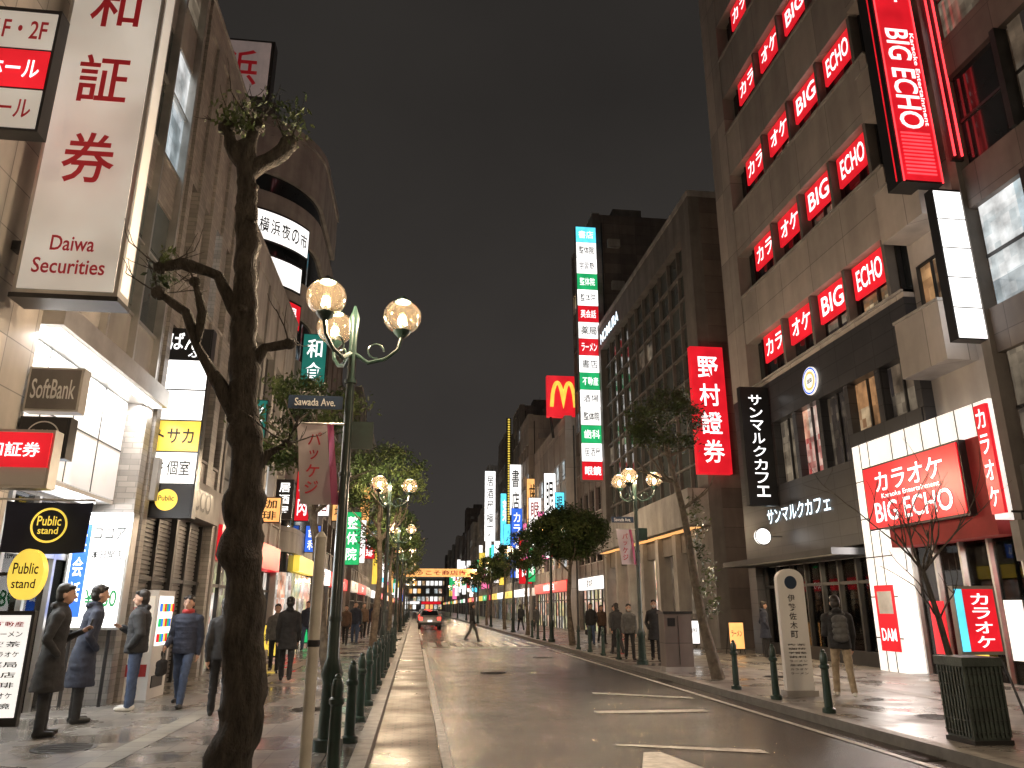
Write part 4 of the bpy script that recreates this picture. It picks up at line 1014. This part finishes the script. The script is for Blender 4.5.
        if a=='phone' and s==-1:
            pb=wr+d*.1; cap(pb+Vector((0,0,-.02)),pb+Vector((0,.02,.1)),.016,.016,shoeB)
    if backpack:
        for zz in (1.02,1.12,1.22,1.32): c=T(zz)+Vector((0,-.19-pf,0)); el(c,(.14,.085,.09),backpack)
        for s in (-1,1): cap(T(1.40)+Vector((s*.11,-.08,.02)),T(1.40)+Vector((s*.11,.09,.0)),.03,.03,backpack); cap(T(1.40)+Vector((s*.11,.1+pf,-.01)),T(1.15)+Vector((s*.12,.12+pf,0)),.022,.022,backpack)
    tb=B('tmp')
    for p in prim:
        if p[0]=='c':
            _,a,q,r0,r1,m=p; d=(q-a); d=d.normalized() if d.length>1e-6 else Vector((0,0,1)); P=[];S=[]
            for t in (-1,-.8,-.45): P.append(a+d*r0*t); S.append(max(r0*math.sqrt(max(0,1-t*t)),r0*.08))
            P+= [a,q]; S+=[r0,r1]
            for t in (.45,.8,1): P.append(q+d*r1*t); S.append(max(r1*math.sqrt(max(0,1-t*t)),r1*.08))
            tb.tube('p',blk,P,S,12)
        elif p[0]=='e': tb.ell('p',blk,tuple(p[1]),p[2],16,10,-.999,.999)
        else:
            n=24; V=[];F=[]; sl=p[1]
            for z,rx,ry in sl:
                c=T(z)
                for q in range(n): a=2*math.pi*q/n; V.append((rx*math.cos(a),c.y+ry*math.sin(a),z))
            for j in range(len(sl)-1):
                for q in range(n): a=j*n+q;b2=j*n+(q+1)%n; F.append((a,b2,b2+n,a+n))
            F.append(tuple(range(n-1,-1,-1))); F.append(tuple(range((len(sl)-1)*n,len(sl)*n))); tb.add('p',blk,V,F)
    v,f,_=next(iter(tb.parts.values()))
    me=bpy.data.meshes.new('body'); me.from_pydata(v,[],f); me.update()
    bm=bmesh.new(); bm.from_mesh(me); bmesh.ops.holes_fill(bm,edges=[e for e in bm.edges if e.is_boundary],sides=0); bmesh.ops.recalc_face_normals(bm,faces=bm.faces); bm.to_mesh(me); bm.free()
    ob=bpy.data.objects.new('tmpbody',me); scn.collection.objects.link(ob)
    md=ob.modifiers.new('r','REMESH'); md.mode='VOXEL'; md.voxel_size=vox; md.use_smooth_shade=True
    sm=ob.modifiers.new('s','SMOOTH'); sm.factor=.5; sm.iterations=2
    dg=bpy.context.evaluated_depsgraph_get(); dg.update()
    nm=bpy.data.meshes.new_from_object(ob.evaluated_get(dg)); bpy.data.objects.remove(ob); bpy.data.meshes.remove(me)
    nf=len(nm.polygons); C=np.empty(nf*3); nm.polygons.foreach_get('center',C); C=C.reshape(-1,3)
    best=np.full(nf,1e9); idx=np.zeros(nf,int); mats=[]
    for p in prim:
        m=p[-1]
        if m not in mats: mats.append(m)
        mi=mats.index(m)
        if p[0]=='c':
            a=np.array(p[1]); q=np.array(p[2]); ab=q-a; t=np.clip(((C-a)@ab)/max(ab@ab,1e-9),0,1); d=np.linalg.norm(C-(a+t[:,None]*ab),axis=1)-(p[3]+(p[4]-p[3])*t)
        elif p[0]=='e':
            c=np.array(p[1]); rr=np.array(p[2]); qn=np.linalg.norm((C-c)/rr,axis=1); d=(qn-1)*rr.min()
        else:
            zs=[a[0] for a in p[1]]; rx=np.interp(C[:,2],zs,[a[1] for a in p[1]]); ry=np.interp(C[:,2],zs,[a[2] for a in p[1]]); cy=L*np.maximum(0,C[:,2]-.9)
            q=np.sqrt((C[:,0]/rx)**2+((C[:,1]-cy)/ry)**2); d=(q-1)*np.minimum(rx,ry)
            zo=np.maximum(0,np.maximum(zs[0]-C[:,2],C[:,2]-zs[-1])); d=np.where(zo>0,np.sqrt(np.maximum(d,0)**2+zo**2),d)
        w=d<best; best[w]=d[w]; idx[w]=mi
    for m in mats: nm.materials.append(m)
    nm.polygons.foreach_set('material_index',idx); nm.polygons.foreach_set('use_smooth',[True]*nf)
    if not far:   # cloth folds
        sk=[i for i,m in enumerate(mats) if m in (skinm,)]; keep=set()
        for pl in nm.polygons:
            if pl.material_index in sk: keep.update(pl.vertices)
        nv=len(nm.vertices); CO=np.empty(nv*3); NO=np.empty(nv*3); nm.vertices.foreach_get('co',CO); nm.vertices.foreach_get('normal',NO); CO=CO.reshape(-1,3); NO=NO.reshape(-1,3)
        am=np.zeros(nv)
        for i in range(nv):
            if i not in keep and CO[i,2]>.12: am[i]=.009*noise.noise((CO[i,0]*8+x,CO[i,1]*8+y,CO[i,2]*15))+.003*noise.noise((CO[i,0]*22+x,CO[i,1]*22+y,CO[i,2]*34))
        CO+=NO*am[:,None]; nm.vertices.foreach_set('co',CO.ravel())
    nm.update(); nm.name='body'
    e=bpy.data.objects.new('person',None); scn.collection.objects.link(e)
    e.location=(x,y,SW); e.rotation_euler=(0,0,math.radians(head)); e.scale=(k,k,k)
    o=bpy.data.objects.new('body',nm); scn.collection.objects.link(o); o.parent=e
    if not far:
        fb=B('face')
        for s in (-1,1): fb.ell('eyes',eyem,tuple(H(s*.03,.085,.012)),(.011,.008,.006),8,6)
        if not mask: fb.ell('mouth',lipm,tuple(H(0,.084,-.062)),(.022,.007,.006),8,6)
        for s in (-1,1): fb.ell('brows',hair,tuple(H(s*.03,.088,.034)),(.017,.006,.004),8,6)
        for (part,mn),(v,f,mat) in fb.parts.items():
            m2=bpy.data.meshes.new(part); m2.from_pydata(v,[],f); m2.materials.append(mat); o2=bpy.data.objects.new(part,m2); scn.collection.objects.link(o2); o2.parent=e
    return e
person(-4.55,10.75,-75,1.80,top=blk,pants=blk,coat=.5,arms=('phone','pocket'),lean=.05,vox=.011)
person(-4.62,11.9,-60,1.82,top=nav,pants=blk,coat=.45,arms=('pocket','pocket'),lean=.12,vox=.011)
person(-4.35,13.2,100,1.78,top=blk,pants=den,shoe=shoeW,arms=('pocket','phone'),puff=.03,vox=.011)
person(-3.73,13.6,175,1.70,top=nav,pants=den,arms=('down','carry'),bag=blk,stride=.5,scarf=redc,puff=.015,vox=.011)
person(-2.82,12.3,10,1.66,top=blk,pants=blk,arms=('down','down'),bag=brn,stride=.4,longhair=True,vox=.011)
person(-2.75,17.9,5,1.74,top=blk,pants=blk,coat=.65,arms=('down','down'),stride=.6,vox=.013)
person(7.65,13.5,-20,1.72,top=blk,pants=bei,shoe=shoeW,arms=('phone','down'),stride=.55,backpack=gry,puff=.02,vox=.011,lean=.08)
person(7.15,22.9,160,1.74,top=blk,pants=blk,coat=.6,arms=('down','pocket'),stride=.4,mask=True,vox=.015)
person(6.55,23.6,175,1.62,top=gry,pants=blk,arms=('down','down'),stride=.3,longhair=True,mask=True,vox=.015)
person(6.95,26.6,10,1.66,top=blk,pants=blk,arms=('down','down'),stride=.5,vox=.018)
person(7.5,33,170,1.7,top=blk,pants=den,arms=('pocket','down'),stride=.4,vox=.02,far=True)
person(8.2,34,185,1.62,top=brn,pants=blk,arms=('down','down'),stride=.5,vox=.02,far=True)
person(11.3,24.4,-100,1.7,top=nav,pants=blk,coat=.6,arms=('pocket','pocket'),vox=.015)
person(2.7,37,-90,1.7,top=blk,pants=gry,arms=('down','down'),stride=.7,vox=.02,far=True)
person(-3.4,20.2,185,1.6,top=gry,pants=blk,arms=('down','down'),stride=.5,vox=.018,bag=crm)
for i in range(15):
    S=R.random()<.5; yy=R.uniform(24,62)
    person(R.uniform(-4.2,-1.6) if S else R.uniform(7.2,10.8),yy,R.choice([0,180])+R.uniform(-20,20),R.uniform(1.58,1.78),top=R.choice([blk,nav,gry,brn,blk,gry]),pants=R.choice([blk,den,gry]),coat=R.choice([0,.6,0]),stride=R.choice([-.5,.5,.4]),vox=.025,far=True,longhair=R.random()<.4,bag=R.choice([None,blk]))

# ------------------------------------------------------------ cars
def car(x,y,col,name='car'):
    b=B(name); paintm=pm('car_paint_'+col[0],col[1],.25,metal=.3,coat=.8)
    prof=[(-2.1,.35),(-2.15,.75),(-2.05,.98),(-1.7,1.02),(-1.35,1.42),(.25,1.46),(1.0,1.02),(1.95,.88),(2.12,.62),(2.1,.35)]
    def loft(part,mat,pr,hw):
        V=[(x+s*w,y+p[0],p[1]) for s in(-1,1) for p,w in zip(pr,hw)]; n=len(pr)
        b.add(part,mat,V,[tuple(range(n)),tuple(range(2*n-1,n-1,-1))]+[(k,(k+1)%n,n+(k+1)%n,n+k) for k in range(n)])
    loft('body',paintm,prof,[.82,.86,.86,.8,.64,.64,.78,.84,.84,.82])
    b.add('rear_window',glass_d,[(x-.66,y-1.72,1.06),(x+.66,y-1.72,1.06),(x+.56,y-1.43,1.39),(x-.56,y-1.43,1.39)],[(0,1,2,3)])
    for s in (-1,1):
        b.add('side_window',glass_d,[(x+s*.81,y-1.5,1.06),(x+s*.80,y+.8,1.06),(x+s*.665,y+.2,1.41),(x+s*.665,y-1.25,1.38)],[(0,1,2,3)])
        b.box('tail_lamp',E_tail,x+s*.6,x+s*.84,y-2.17,y-2.1,.72,.92)
        for yy in (-1.3,1.35): b.tube('wheel',black,[(x+s*.68,y+yy,.32),(x+s*.9,y+yy,.32)],[.32,.32],20); b.tube('hub',metal_l,[(x+s*.9,y+yy,.32),(x+s*.905,y+yy,.32)],[.19,.19],14)
        b.box('mirror',paintm,x+s*.84,x+s*1.0,y+.55,y+.7,.98,1.12)
    b.box('bumper',black,x-.82,x+.82,y-2.2,y-2.12,.35,.55); b.box('number_plate',E_white,x-.17,x+.17,y-2.22,y-2.2,.58,.72); b.box('brake_lamp',E_tail,x-.15,x+.15,y-1.4,y-1.36,1.42,1.45)
    b.finish((x,y,0))
car(1.2,64,('silver',(.4,.4,.4))); car(1.3,76,('black',(.02,.02,.02))); car(1.2,90,('white',(.7,.7,.7)))

# ------------------------------------------------------------ world, moonless cloudy night lit by the city
w=bpy.data.worlds.new('World'); scn.world=w; w.use_nodes=True; nt=w.node_tree; bg=nt.nodes['Background']
tc=nt.nodes.new('ShaderNodeTexCoord'); n=nt.nodes.new('ShaderNodeTexNoise'); n.inputs['Scale'].default_value=2.2; n.inputs['Detail'].default_value=5
cr=nt.nodes.new('ShaderNodeValToRGB'); cr.color_ramp.elements[0].position=.3; cr.color_ramp.elements[1].position=.75
cr.color_ramp.elements[0].color=(.0225,.0200,.0185,1); cr.color_ramp.elements[1].color=(.033,.0295,.0265,1)
nt.links.new(tc.outputs['Generated'],n.inputs['Vector']); nt.links.new(n.outputs[0],cr.inputs[0])
sp=nt.nodes.new('ShaderNodeSeparateXYZ'); nt.links.new(tc.outputs['Generated'],sp.inputs[0])
mr=nt.nodes.new('ShaderNodeMapRange'); mr.inputs[1].default_value=0; mr.inputs[2].default_value=.6; mr.inputs[3].default_value=2.0; mr.inputs[4].default_value=.95
nt.links.new(sp.outputs[2],mr.inputs[0]); nt.links.new(cr.outputs[0],bg.inputs[0]); nt.links.new(mr.outputs[0],bg.inputs[1])

cam=bpy.data.cameras.new('Camera'); co=bpy.data.objects.new('Camera',cam); scn.collection.objects.link(co); scn.camera=co
cam.sensor_width=36; cam.lens=26.37; cam.clip_end=2500; cam.clip_start=.05
co.location=(0,0,1.65); co.rotation_euler=(math.radians(106.6),0,math.radians(-7.07))
print('BUILD',time.time()-T0,len(bpy.data.objects))
